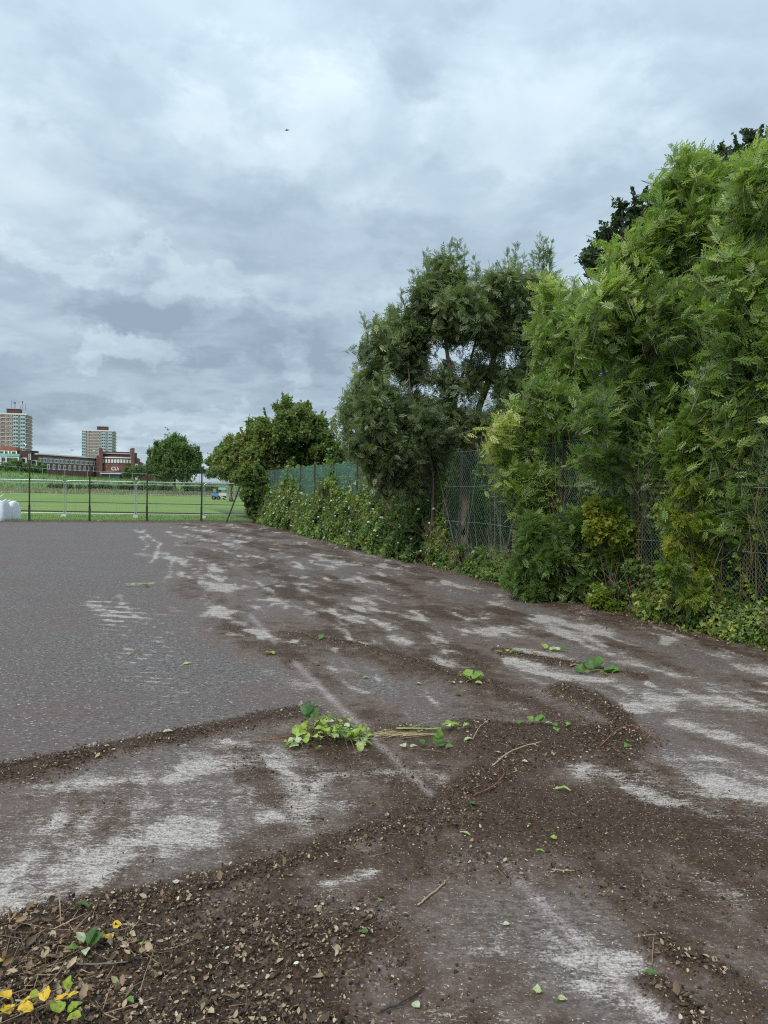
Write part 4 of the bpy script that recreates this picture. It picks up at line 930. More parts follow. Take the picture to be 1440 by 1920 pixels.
# ------------------------------------------------------------------ ash trees
def at_base(u, y): p = P(u, 1000, y); p[2] = 0; return p
b = at_base(868, 16.2)
tree('ash_tree', 'dark green multi-stemmed ash with upright sprays at its top in the middle', 'tree', b,
     [([b, P(868, 980, 16.2), P(872, 900, 16.3), P(888, 830, 16.4), P(900, 760, 16.4), P(935, 640, 16.4), P(960, 540, 16.4)], .135),
      ([P(872, 900, 16.3), P(862, 820, 16.3), P(850, 730, 16.2), P(835, 640, 16.2), P(845, 520, 16.2)], .075),
      ([P(888, 830, 16.4), P(930, 780, 16.6), P(975, 700, 16.8), P(1005, 620, 16.8), P(1018, 500, 16.8)], .07),
      ([P(880, 860, 16.3), P(820, 800, 16.0), P(775, 750, 15.8), P(765, 690, 15.8)], .04),
      ([b + [-.75, 0, 0], P(812, 950, 16), P(806, 860, 15.9), P(770, 790, 15.8), P(740, 770, 15.7)], .035),
      ([P(850, 730, 16.2), P(880, 680, 16.3), P(900, 600, 16.3)], .04)],
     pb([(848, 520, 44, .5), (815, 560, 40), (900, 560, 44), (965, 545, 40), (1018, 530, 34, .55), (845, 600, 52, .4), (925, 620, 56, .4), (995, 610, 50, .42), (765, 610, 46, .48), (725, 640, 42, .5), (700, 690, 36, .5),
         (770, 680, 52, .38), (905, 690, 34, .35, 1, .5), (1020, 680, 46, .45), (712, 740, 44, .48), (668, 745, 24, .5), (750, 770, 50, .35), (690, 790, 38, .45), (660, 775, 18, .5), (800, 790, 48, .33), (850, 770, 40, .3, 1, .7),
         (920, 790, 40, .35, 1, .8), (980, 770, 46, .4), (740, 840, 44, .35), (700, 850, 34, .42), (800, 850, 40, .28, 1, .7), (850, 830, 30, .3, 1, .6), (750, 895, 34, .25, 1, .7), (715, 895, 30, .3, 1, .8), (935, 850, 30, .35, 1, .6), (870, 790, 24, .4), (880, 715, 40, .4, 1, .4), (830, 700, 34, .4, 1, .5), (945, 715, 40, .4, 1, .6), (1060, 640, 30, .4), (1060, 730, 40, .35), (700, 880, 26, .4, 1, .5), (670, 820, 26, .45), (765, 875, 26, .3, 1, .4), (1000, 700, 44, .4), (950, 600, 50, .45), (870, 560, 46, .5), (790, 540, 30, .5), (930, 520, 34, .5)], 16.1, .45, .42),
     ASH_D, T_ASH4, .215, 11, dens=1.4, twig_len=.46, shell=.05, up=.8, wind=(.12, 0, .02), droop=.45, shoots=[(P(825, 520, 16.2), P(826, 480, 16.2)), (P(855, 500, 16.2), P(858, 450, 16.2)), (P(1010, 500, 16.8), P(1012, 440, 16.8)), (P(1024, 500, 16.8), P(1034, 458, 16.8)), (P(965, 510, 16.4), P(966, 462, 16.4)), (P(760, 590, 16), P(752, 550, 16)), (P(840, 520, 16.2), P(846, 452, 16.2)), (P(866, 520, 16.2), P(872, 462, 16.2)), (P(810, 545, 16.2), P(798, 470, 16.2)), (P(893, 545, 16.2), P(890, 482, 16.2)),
        (P(955, 530, 16.4), P(950, 470, 16.4)), (P(975, 530, 16.4), P(982, 482, 16.4)), (P(1015, 520, 16.8), P(1020, 448, 16.8)), (P(1030, 530, 16.8), P(1028, 462, 16.8)), (P(785, 560, 16), P(778, 515, 16)), (P(690, 640, 16), P(680, 592, 16)), (P(725, 620, 16), P(735, 578, 16)), (P(700, 640, 16), P(706, 588, 16)), (P(1000, 540, 16.8), P(1000, 480, 16.8))], tint_sd=.2)
# dark oak behind
b = at_base(1290, 19.5)
tree('oak_tree', 'tall dark oak standing behind the bright ash trees', 'tree', b,
     [([b, P(1290, 900, 19.5), P(1300, 700, 19.5), P(1320, 500, 19.5), P(1340, 380, 19.5)], .25), ([P(1300, 700, 19.5), P(1220, 560, 19.5), P(1170, 450, 19.5)], .12), ([P(1300, 650, 19.5), P(1400, 450, 19.5), P(1430, 320, 19.5)], .12)],
     pb([(1105, 480, 22), (1120, 500, 26), (1150, 445, 32), (1160, 490, 40), (1195, 400, 34), (1215, 440, 44), (1180, 530, 50), (1380, 300, 36), (1340, 330, 34), (1425, 280, 40), (1440, 330, 60), (1370, 380, 60), (1280, 420, 70), (1260, 520, 80), (1350, 500, 80), (1440, 450, 80),
         (1100, 620, 60), (1190, 650, 80), (1300, 640, 80), (1410, 600, 80), (1480, 380, 60), (1090, 700, 50), (1500, 560, 80), (1500, 300, 50)], 19.5, .5, .45),
     OAK, T_TRI, .145, 8, dens=.95, twig_len=.4, twig_r=.008, rad0=.15, shoots=[(P(1385, 285, 19.5), P(1374, 250, 19.5)), (P(1425, 260, 19.5), P(1428, 236, 19.5)), (P(1190, 385, 19.5), P(1185, 352, 19.5)), (P(1150, 430, 19.5), P(1152, 402, 19.5)), (P(1205, 380, 19.5), P(1212, 350, 19.5))])
W1 = (.34, .10, .10)
b = at_base(985, 12.9)
tree('ash_tree', 'slim bright ash with yellowish low branches just right of the dark ash', 'tree', b,
     [([b, P(990, 960, 12.9), P(1000, 860, 12.7), P(1030, 740, 12.5), P(1050, 600, 12.4)], .055), ([b + [.5, .1, 0], P(1040, 900, 12.4), P(1080, 760, 12.2), P(1110, 620, 12.2)], .05), ([b + [.2, .1, 0], P(1010, 900, 12.4), P(980, 830, 12.2)], .03)],
     pb([(1035, 560, 34, .62), (1020, 600, 38, .6), (1070, 600, 42, .5), (1110, 560, 34, .6), (1030, 660, 44, .5), (1085, 680, 50, .45), (1035, 740, 44, .4), (1100, 760, 54, .38), (990, 770, 36, .5), (960, 810, 32, .68), (940, 800, 20, .85), (1000, 830, 44, .5), (950, 850, 34, .75), (1060, 840, 50, .35),
         (1010, 890, 40, .45), (970, 900, 30, .6), (1120, 850, 54, .35), (1050, 920, 44, .38), (995, 940, 30, .45), (1090, 940, 40, .35), (1140, 560, 26, .6)], 12.2, .3, .5),
     ASH_B, T_ASH4, .20, 11, dens=1.85, twig_len=.46, shell=.05, up=.8, wind=(.35, .1, .05), droop=.3, barkm=MT['greybark'], tint_sd=.18, shoots=[(P(1035, 550, 12.3), P(1042, 508, 12.3)), (P(1070, 560, 12.3), P(1078, 520, 12.3))])
b = at_base(1215, 10.4)
tree('ash_tree', 'tall bright ash with wind-blown silvery leaves and pale trunks behind the mesh', 'tree', b,
     [([b, P(1208, 1000, 10.4), P(1212, 880, 10.4), P(1235, 760, 10.4), P(1270, 600, 10.4), P(1290, 400, 10.4)], .062), ([b + [-.15, .2, 0], P(1190, 960, 10.6), P(1165, 850, 10.6), P(1140, 740, 10.5), P(1120, 640, 10.5)], .045),
      ([b + [.2, .2, 0], P(1250, 960, 10.6), P(1262, 850, 10.6), P(1240, 700, 10.6), P(1230, 560, 10.6)], .04), ([P(1270, 600, 10.4), P(1330, 540, 10.3), P(1380, 450, 10.2)], .035), ([b + [-.5, .3, 0], P(1150, 950, 10.8), P(1135, 850, 10.7), P(1120, 760, 10.6), P(1100, 640, 10.5)], .028), ([b + [.45, .2, 0], P(1275, 950, 10.3), P(1300, 820, 10.2), P(1320, 680, 10.1)], .028)],
     pb([(1278, 320, 34, .6), (1262, 360, 36, .6), (1310, 340, 40, .55), (1355, 330, 36, .5), (1245, 410, 46, .55), (1300, 410, 56, .5), (1360, 400, 56, .45), (1215, 470, 50, .6), (1165, 490, 36, .6), (1130, 540, 36, .65), (1280, 490, 60, .48), (1350, 490, 60, .45), (1180, 560, 54, .5),
         (1240, 580, 60, .42), (1310, 590, 60, .42), (1130, 620, 48, .5), (1190, 650, 56, .42, 1, .7), (1260, 680, 60, .38, 1, .55), (1150, 720, 54, .4, 1, .6), (1220, 750, 56, .4, 1, .4), (1110, 780, 40, .4, 1, .7), (1170, 800, 46, .35, 1, .45), (1230, 830, 44, .35, 1, .35), (1130, 850, 38, .35, 1, .5), (1300, 760, 56, .4, 1, .6)], 10.2, .3, .5),
     ASH_B, T_ASH_WIND, .20, 12, dens=1.75, twig_len=.48, shell=.05, up=.9, wind=W1, droop=.1, barkm=MT['greybark'], tint_sd=.2, shoots=[(P(1270, 320, 10.2), P(1262, 276, 10.2)), (P(1290, 330, 10.2), P(1300, 285, 10.2)), (P(1240, 380, 10.2), P(1226, 340, 10.2))])
b = at_base(1440, 8.9)
tree('ash_tree', 'bright ash leaning in from the right edge over the fence top', 'tree', b,
     [([b, P(1440, 950, 8.9), P(1430, 750, 8.8), P(1440, 550, 8.8), P(1450, 350, 8.8)], .06), ([b + [.3, .1, 0], P(1400, 800, 8.7), P(1370, 640, 8.6), P(1380, 480, 8.6)], .04), ([b, P(1400, 950, 8.6), P(1360, 850, 8.5)], .03)],
     pb([(1400, 320, 34, .55), (1440, 300, 44, .55), (1400, 400, 46, .5), (1450, 400, 56, .5), (1385, 480, 46, .55), (1440, 510, 60, .5), (1390, 580, 54, .5), (1450, 620, 60, .45), (1370, 660, 52, .5), (1430, 700, 60, .5), (1340, 720, 44, .55), (1390, 780, 54, .42), (1450, 800, 60, .45), (1340, 820, 40, .6),
         (1400, 860, 50, .4), (1450, 900, 56, .4), (1380, 940, 40, .38), (1440, 980, 46, .35), (1500, 500, 80, .5), (1520, 700, 90, .5), (1520, 900, 80, .4), (1500, 350, 60, .5), (1400, 1010, 34, .35)], 8.5, .25, .5),
     ASH_B, T_ASH_WIND, .20, 12, dens=1.6, twig_len=.48, shell=.05, up=.9, wind=(.30, .1, .05), droop=.2, barkm=MT['greybark'], tint_sd=.2)

# ------------------------------------------------------------------ shrubs, vines and brambles at the fence
def shrub(name, label, cat, u, vbase, y, blobs, mat, tmpl, size, dens=1.2, tl=.22, grp=None, wind=(0, 0, 0), droop=.2, tsd=.18, ysd=.1, nst=4, per=7, up=.5):
    b = at_base(u, y); stems = []
    for k in range(nst):
        bl = blobs[k % len(blobs)]; e = P(bl[0], bl[1], y); stems.append(([b + [rng.normal() * .08, rng.normal() * .05, 0], b * .5 + e * .5 + [0, 0, .05], e], .007 + .004 * rng.random()))
    return tree(name, label, cat, b, stems, pb(blobs, y, ysd, .5), mat, tmpl, size, per, dens=dens, twig_len=tl, twig_r=.003, group=grp, wind=wind, droop=droop, barkm=MT['bark'], tint_sd=tsd, rad0=.018, up=up, shoots=[(P(q[0] + rng.normal() * q[2] * .5, q[1] - q[2] * .3, y), P(q[0] + rng.normal() * q[2] * .9, q[1] - q[2] * rng.uniform(1.1, 1.6), y)) for q in blobs])
shrub('ash_sapling', 'low spreading green ash sapling spilling onto the tarmac below the middle of the fence', 'shrub', 1070, 1140, 10.9,
      [(1000, 1000, 30, .5), (1040, 1040, 40, .45), (990, 1060, 36, .5), (1090, 1090, 46, .5), (1040, 1095, 40, .5), (1110, 1040, 40, .55), (1000, 1105, 28, .5), (1140, 1100, 38, .5), (1060, 1125, 26, .5), (975, 1085, 20, .55), (1180, 1050, 26, .55), (1080, 990, 30, .4)], BRAM, T_ASH, .17, 1.7, .18, droop=.3)
shrub('vine', 'yellow-green vine clump climbing the mesh beside the low sapling', 'vine', 1150, 1150, 10.2,
      [(1130, 985, 22, .7), (1150, 960, 20, .6), (1115, 1000, 18, .7), (1170, 1000, 26, .55), (1160, 1050, 26, .5), (1130, 1120, 20, .55), (1190, 1105, 20, .6), (1150, 1140, 16, .55), (1110, 950, 14, .85), (1195, 1060, 16, .8)], YEL, T_TRI, .10, 1.5, .14)
shrub('vine', 'tall yellow-green vine climbing the rusty post near the right edge', 'vine', 1310, 1180, 8.75,
      [(1295, 800, 26, .35), (1275, 840, 24, .4), (1320, 860, 28, .4), (1290, 900, 26, .5), (1335, 920, 30, .45), (1360, 960, 26, .5), (1330, 980, 26, .4), (1270, 965, 20, .6), (1305, 1020, 22, .55), (1265, 1060, 20, .4), (1320, 1060, 26, .6), (1340, 1100, 26, .65), (1310, 1110, 22, .5), (1350, 1140, 20, .7), (1330, 1170, 16, .6), (1375, 920, 20, .4), (1260, 1015, 14, .7)],
      YEL, T_ASH, .15, 1.25, .18, droop=.5, tsd=.2, nst=6)
HY = [4, 6.5, 8, 9.5, 11, 12.2, 13, 14, 14.8, 15.6, 16.4, 17.2, 18.2, 19.4, 20.5, 21.6, 22.6, 23.6, 24.4, 25.4, 26.6, 28, 29.3, 30.3, 31.5, 33, 35]
HZ = [.5, .5, .45, .5, .7, .6, .35, .45, .4, .75, 1.25, 1.45, 1.3, 1.25, 1.40, 1.20, 1.25, 1.75, 1.80, 1.15, 1.25, 1.2, 1.65, 1.75, 1.2, 1.35, 1.5]
def growth(name, label, cat, ya, yb, n, mat, tmpl, size, grp=None, dmax=.55, tint=.5, top=1.0, hmax=None, cut=.38, seed=0, low=0.0):
    b = np.array([SIDE((ya + yb) / 2), (ya + yb) / 2, 0]); r = empty(name, tuple(b)); tag(r, label, cat, grp)
    y = rng.uniform(ya, yb, n); hp = np.interp(y, HY, HZ) if hmax is None else np.full(n, hmax)
    hp = hp * top * (.70 + .75 * fbm(y * 2.3, y * 0 + seed, 3, 201)); spike = (rng.random(n) < .07)
    q = rng.random(n) ** .85; z = low + hp * q * np.where(spike, 1.0 + .5 * rng.random(n), 1)
    prof = dmax * (1 - .72 * np.clip(q, 0, 1) ** 1.4) * (.55 + .9 * fbm(y * 1.7, z * 2.2, 3, 203 + seed)); d = prof * rng.random(n) ** .35 - .04
    cl = fbm(y * 3.1, z * 3.3 + seed, 3, 205); k = cl > cut
    p = np.stack([SIDE(y), y, z], -1) - SN * d[:, None]; p = p[k]; m = len(p)
    a = norm(rdir(m) * .9 - SN * .5 + [0, 0, -.15]); nn = norm(-SN * .6 + rdir(m) * .7 + [0, 0, .6])
    tt = np.clip(tint + 1.3 * (cl[k] - .5) + rng.normal(size=m) * .20, 0, 1)
    V, Fc, T = inst(tmpl, p - b, a, nn, size * rng.uniform(.6, 1.25, m), tt)
    o = link('leaves', mesh_np('leaves', V, Fc, mat, {'tint': T}), r); o['kind'] = 'stuff'
    ns = max(12, int((yb - ya) * 22)); y = rng.uniform(ya, yb, ns); A = np.stack([SIDE(y), y, y * 0], -1) - SN * rng.uniform(0, dmax * .8, ns)[:, None]
    hh = (np.interp(y, HY, HZ) if hmax is None else hmax) * top * rng.uniform(.4, 1.25, ns) + low
    M = A + np.stack([rng.normal(size=ns) * .12, rng.normal(size=ns) * .15, hh * .6], -1); E = M + np.stack([rng.normal(size=ns) * .16, rng.normal(size=ns) * .2, hh * .4], -1)
    V, Fc = tubes_np(np.vstack([A, M]) - b, np.vstack([M, E]) - b, np.full(2 * ns, .0045), np.full(2 * ns, .0028)); o = link('stems', mesh_np('stems', V, Fc, MT['stem']), r); o['kind'] = 'stuff'
    return r
for k, (ya, yb, lbl) in enumerate([(31.8, 34.6, 'brownish bramble clump next to the dark corner bush'), (28.6, 32.0, 'bramble clump spiking up the far half of the green netting'), (25.3, 28.8, 'low bramble clump dotted with white bindweed by the netting'),
        (22.2, 25.5, 'tallest bramble clump with a column of stems up the netting'), (19.2, 22.4, 'broad leafy bramble clump left of the dark ash'), (16.5, 19.4, 'dark bramble clump under the left side of the dark ash'),
        (14.2, 16.7, 'sparse brambles and weeds at the foot of the dark ash trunk'), (12.9, 14.3, 'small leafy weeds by the bare stretch of mesh')]):
    growth('bramble_bush', lbl, 'bramble', ya, yb, int(3000 * (yb - ya)) if ya > 16 else int(1700 * (yb - ya)), BRAM, T_TRI, .105 if yb < 24 else .125, 'bramble clumps along the side fence', tint=.5 if ya > 17 else .42, seed=k, dmax=.6 if ya > 16 else .4)
growth('creeper', 'green creeper thinly covering the mesh between sapling and rusty post', 'creeper', 8.95, 12.4, 3400, BRAM, T_TRI, .085, hmax=2.3, dmax=.10, cut=.50, seed=31, tint=.5)
growth('creeper', 'bright creeper thinly covering the mesh right of the rusty post', 'creeper', 6.2, 8.9, 2600, YEL, T_TRI, .075, hmax=2.3, dmax=.10, cut=.53, seed=37, tint=.3)
growth('creeper', 'dark creeper on the mesh beside the dark ash trunk', 'creeper', 15.8, 17.8, 2600, BRAM, T_TRI, .10, hmax=2.3, dmax=.12, cut=.46, seed=41, tint=.3)
growth('creeper', 'leafy creeper climbing the netting at the left of the dark ash', 'creeper', 17.8, 21.5, 3600, BRAM, T_TRI, .10, hmax=2.2, dmax=.12, cut=.54, seed=43, tint=.55)
growth('weed_clump', 'low weeds and vine runners at the fence foot near the right edge', 'weeds', 6.3, 9.6, 4200, BRAM, T_TRI, .075, dmax=.35, seed=47, tint=.6)
growth('weed_clump', 'low leafy weeds at the fence foot behind the yellow-green vine clump', 'weeds', 9.6, 12.9, 4200, BRAM, T_TRI, .085, dmax=.4, seed=53, tint=.55)
# bindweed flowers
n = 150; yy = rng.uniform(15.5, 32, n); hh = rng.uniform(.08, 1.5, n) ** 1.0; pts = np.stack([SIDE(yy), yy, hh], -1) - SN * rng.uniform(.35, .75, n)[:, None]
V, Fc, T = inst(T_SINGLE, pts, norm(-SN + rdir(n) * .5), rdir(n), rng.uniform(.05, .085, n), rng.random(n))
tag(link('bindweed_flowers', mesh_np('bindweed_flowers', V, Fc, WHITEP, {'tint': T})), 'white bindweed flowers scattered over the brambles', kind='stuff')
# undergrowth behind the fence: an understorey too tangled to count
def mass(name, label, pts, size, tmpl, mat, tint, ax_up=.3, twigs=0):
    n = len(pts); V, Fc, T = inst(tmpl, pts, norm(rdir(n) + [0, 0, ax_up]), norm(rdir(n) * .8 + [0, 0, .5]), size, np.clip(tint, 0, 1))
    o = link(name, mesh_np(name, V, Fc, mat, {'tint': T})); return tag(o, label, kind='stuff')
n = 62000; yy = 4.5 + 15.5 * rng.random(n) ** 1.35; dd = .15 + rng.gamma(2.0, .55, n); hz = rng.random(n) ** .9 * (2.5 + 1.0 * (fbm(yy * .5, dd, 3, 55) - .3)); cl_ = fbm(yy * 1.3 + dd, hz * 1.4, 3, 56)
pts = np.stack([SIDE(yy), yy, hz], -1) + SN * dd[:, None]; k_ = (cl_ > .36) & ~((np.abs(yy - 15.1) < 1.7) & (hz > .35) & (dd < 2.2))
mass('undergrowth', 'tangled undergrowth behind the mesh of the side fence', pts[k_], rng.uniform(.07, .13, k_.sum()), T_TRI, BRAM, .52 + 1.6 * (cl_[k_] - .48)  + rng.normal(size=k_.sum()) * .14)
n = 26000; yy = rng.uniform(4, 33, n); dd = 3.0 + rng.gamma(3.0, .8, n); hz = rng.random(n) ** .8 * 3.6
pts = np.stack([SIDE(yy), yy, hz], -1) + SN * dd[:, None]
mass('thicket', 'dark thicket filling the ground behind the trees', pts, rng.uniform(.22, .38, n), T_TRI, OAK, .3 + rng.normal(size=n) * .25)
n = 9000; yy = rng.uniform(18, 34, n); dd = .5 + rng.gamma(2.0, .5, n); hz = rng.random(n) * (2.0 + .9 * fbm(yy * .6, dd, 2, 57)) 
pts = np.stack([SIDE(yy), yy, hz], -1) + SN * dd[:, None]
mass('scrub', 'pale scrub behind the green netting', pts, rng.uniform(.10, .18, n), T_TRI, BRAM, .5 + rng.normal(size=n) * .2)
# bare stems behind and on the fence
n = 150; yy = rng.uniform(7, 20, n); dd = rng.uniform(.2, 1.6, n); A = np.stack([SIDE(yy), yy, 0 * yy], -1) + SN * dd[:, None]
Bq = A + np.stack([rng.normal(size=n) * .35, rng.normal(size=n) * .3, rng.uniform(1, 3.2, n)], -1)
V, Fc = tubes_np(A, Bq, rng.uniform(.005, .016, n), rng.uniform(.002, .006, n))
tag(link('bare_stems', mesh_np('bare_stems', V, Fc, MT['greybark'])), 'thin bare stems standing in the undergrowth', kind='stuff')
n = 260; yy = rng.uniform(11.5, 20, n); A = np.stack([SIDE(yy), yy, rng.uniform(0, .3, n)], -1) - SN * rng.uniform(.03, .3, n)[:, None]
Bq = A + np.stack([rng.normal(size=n) * .2, rng.normal(size=n) * .2, rng.uniform(.1, .8, n)], -1)
V, Fc = tubes_np(A, Bq, np.full(n, .004), np.full(n, .002))
tag(link('dead_stems', mesh_np('dead_stems', V, Fc, simple('straw', (.24, .19, .12), .9))), 'dead straw stems hanging on the mesh by the ash trunk', kind='stuff')
# grass tufts along the side fence foot
n = 9000; yy = rng.uniform(6, 24, n) ** 1.0; dd = rng.normal(.05, .16, n); pts = np.stack([SIDE(yy), yy, 0 * yy], -1) - SN * dd[:, None]
k_ = fbm(yy * 2, dd, 2, 66) > .48; pts = pts[k_]; n = len(pts)
blades('fence_foot_grass', pts, rng.uniform(.05, .22, n), rng.uniform(.004, .009, n), GRASSM, np.clip(rng.normal(.5, .25, n), 0, 1), 'grass tufts along the foot of the side fence', .5)

# ------------------------------------------------------------------ litter on the ground
def on_ground(x, y): 
    _, s_, p_, _ = paint(x, y); return relief(x, y, s_, p_) + .006
def scatter(n, thr, mode='pile', ymin=1.7, ymax=12, pw=1.0):
    """points drawn evenly over the picture area, kept where the mask is strong"""
    out = []
    u = rng.uniform(-60, 1500, n); v = 930 + (CAM_H * F) / rng.uniform(ymin, ymax, n)
    y_ = CAM_H * F / (v - 918); x_ = (u - 720) / F * y_
    d_, s_, p_, l_ = paint(x_, y_)
    m = p_ if mode == 'pile' else s_
    cl = sstep(.30, .66, fbm(x_ * 2.6, y_ * 2.6, 3, 131)) if mode == 'pile' or thr > 0 else 1
    k = (rng.random(n) < np.clip((m - thr) * pw, 0, 1) * (.25 + .75 * cl)) & (x_ < SIDE(y_) - .02)
    x_, y_, s_, p_ = x_[k], y_[k], s_[k], p_[k]
    return np.stack([x_, y_, relief(x_, y_, s_, p_) + .005], -1), p_
def flat_leaves(name, label, pts, size, tint, mat, tmpl=T_SINGLE, tilt=.35, lift=.006):
    n = len(pts); p = pts + np.stack([0 * size, 0 * size, lift * rng.random(n)], -1)
    a = rdir(n); a[:, 2] *= tilt; nn = norm(rdir(n) * tilt + [0, 0, 1])
    sgn = np.where(rng.random(n) < .35, -1, 1)[:, None]
    V, Fc, T = inst(tmpl, p, norm(a), nn * sgn, size, np.clip(tint, 0, 1))
    return tag(link(name, mesh_np(name, V, Fc, mat, {'tint': T})), label, kind='stuff')
T_CURL = (np.array([[0, 0, 0], [.3, .26, .12], [.68, .22, .16], [1, 0, .10], [.68, -.22, .02], [.3, -.26, .16]]), np.array([[0, 3, 2, 1], [0, 5, 4, 3]]))
T_CHIP = (np.array([[0, 0, 0], [.5, .22, .06], [1, .05, 0], [.45, -.20, .04]]), np.array([[0, 3, 2, 1]]))
p1, w1 = scatter(110000, .10, 'pile', 1.7, 9, 1.3)
flat_leaves('leaf_litter', 'brown leaf litter in the swept ridges', p1, rng.gamma(2.6, .0036, len(p1)) + .005, np.where(rng.random(len(p1)) < .66, rng.uniform(0, .38, len(p1)), rng.uniform(.55, 1, len(p1))), LITTER, T_CURL, .5, .014)
p1, w1 = scatter(60000, .45, 'soil', 1.7, 9, .35)
flat_leaves('leaf_chips', 'small pale leaf chips sprinkled over soil', p1, rng.uniform(.006, .017, len(p1)), rng.beta(2.6, 2.0, len(p1)), LITTER, T_CHIP, .3, .004)
p1, w1 = scatter(52000, -1, 'soil', 1.8, 12, .4)
flat_leaves('stone_chips', 'fine pale chips spread over the whole tarmac', p1, rng.uniform(.004, .012, len(p1)), rng.uniform(.6, 1, len(p1)) ** .5, LITTER, T_CHIP, .2, .001)
p1, w1 = scatter(9000, .2, 'pile', 1.7, 4.5, .9)
flat_leaves('larger_dead_leaves', 'curled dead leaves in the nearest heap', p1[:260], rng.uniform(.022, .046, len(p1[:260])), rng.beta(2.2, 1.8, len(p1[:260])) * .92, LITTER, T_CURL, .7, .02)
u_ = rng.uniform(-20, 330, 260); v_ = rng.uniform(1715, 1940, 260); k_ = rng.random(260) < np.exp(-(u_ / 170) ** 2) + .12; pts = np.array([G(a_, b_) for a_, b_ in zip(u_[k_], v_[k_])])
_, s_, p_, _ = paint(pts[:, 0], pts[:, 1]); pts[:, 2] = relief(pts[:, 0], pts[:, 1], s_, p_) + .008
T_DRY = (np.array([[0, 0, 0], [.3, .16, .16], [.68, .12, .24], [1, 0, .12], [.68, -.16, .02], [.3, -.20, .14]]), np.array([[0, 3, 2, 1], [0, 5, 4, 3]]))
flat_leaves('curled_dry_leaves', 'pale curled dry leaves heaped in the bottom left corner', pts, rng.uniform(.022, .048, len(pts)), rng.uniform(.45, .88, len(pts)), LITTER, T_DRY, .8, .02)
n = 90; k_ = rng.integers(0, len(pts), n); A = pts[k_] + [0, 0, .006]; d_ = rdir(n); d_[:, 2] = np.abs(d_[:, 2]) * .35; L = rng.uniform(.04, .16, n)
V, Fc = tubes_np(A, A + d_ * L[:, None], rng.uniform(.0012, .0026, n), np.full(n, .001))
tag(link('dry_stems', mesh_np('dry_stems', V, Fc, simple('dry_stem', (.30, .21, .13), .9, var=.5, scale=5))), 'thin dry stems crossing the near heap', kind='stuff')
# litter along the side fence
n = 5000; yy = rng.uniform(6, 24, n); dd = .02 + rng.gamma(1.3, .22, n); pts = np.stack([SIDE(yy), yy, 0 * yy + .012], -1) - SN * dd[:, None]
flat_leaves('fence_foot_litter', 'leaf litter strewn along the foot of the side fence', pts, rng.uniform(.015, .045, n), rng.beta(2, 1.6, n), LITTER, T_CURL, .5, .02)
# crumbs of soil
ico = np.array([[0, 0, 1], [.9, 0, .2], [-.2, .85, .2], [-.6, -.6, .25], [.3, -.75, -.1], [0, 0, -.5]]) * .5
icf = np.array([[0, 1, 2], [0, 2, 3], [0, 3, 4], [0, 4, 1], [5, 2, 1], [5, 3, 2], [5, 4, 3], [5, 1, 4]])
pa, _ = scatter(120000, .10, 'pile', 1.7, 8, 1.0); pb_, _ = scatter(70000, .5, 'soil', 1.7, 8, .9); p1 = np.vstack([pa, pb_])
n = len(p1); V, Fc, T = inst((ico, icf), p1, norm(rdir(n) * [1, 1, .2]), norm(rdir(n) * .4 + [0, 0, 1]), rng.gamma(1.8, .0032, n) + .003, rng.random(n))
CRUMB = simple('soil_crumb', (.050, .030, .017), 1.0, var=.5, scale=40)
tag(link('soil_crumbs', mesh_np('soil_crumbs', V, Fc, CRUMB)), 'dark soil crumbs and moss bits over the swept ridges', kind='stuff')
# fine twigs
pa, _ = scatter(9000, .15, 'pile', 1.7, 8, .6); pc, _ = scatter(6000, .2, 'soil', 1.7, 8, .12); p1 = np.vstack([pa, pc]); n = len(p1)
d_ = rdir(n); d_[:, 2] = np.abs(d_[:, 2]) * .25; L = rng.gamma(2, .025, n) + .015
V, Fc = tubes_np(p1 + [0, 0, .004], p1 + d_ * L[:, None] + [0, 0, .004], rng.uniform(.0006, .0018, n), np.full(n, .0006))
TWIG = simple('dry_twig', (.22, .15, .09), .9, var=.5, scale=5)
tag(link('fine_twigs', mesh_np('fine_twigs', V, Fc, TWIG)), 'fine dry twigs and roots among the litter', kind='stuff')
# moss tufts
p1, _ = scatter(5000, .2, 'soil', 1.7, 4.5, .12); p1 = p1[:60]
Vs = []; Fs = []; b0 = 0; Ts = []
for p in p1:
    m = 26; q = rdir(m); q[:, 2] = np.abs(q[:, 2]); r_ = rng.uniform(.006, .014)
    V, Fc, T = inst(T_CHIP, p + q * r_ * rng.random((m, 1)), q, rdir(m), np.full(m, r_ * .7), rng.random(m) * .6); Vs.append(V); Fs.append(Fc + b0); b0 += len(V); Ts.append(T)
MOSS = leafmat('moss', [(0, (.05, .06, .012)), (1, (.13, .15, .03))], transl=.1)
tag(link('moss_tufts', mesh_np('moss_tufts', np.vstack(Vs), np.vstack(Fs), MOSS, {'tint': np.concatenate(Ts)})), 'small moss tufts lying on the soil', kind='stuff')

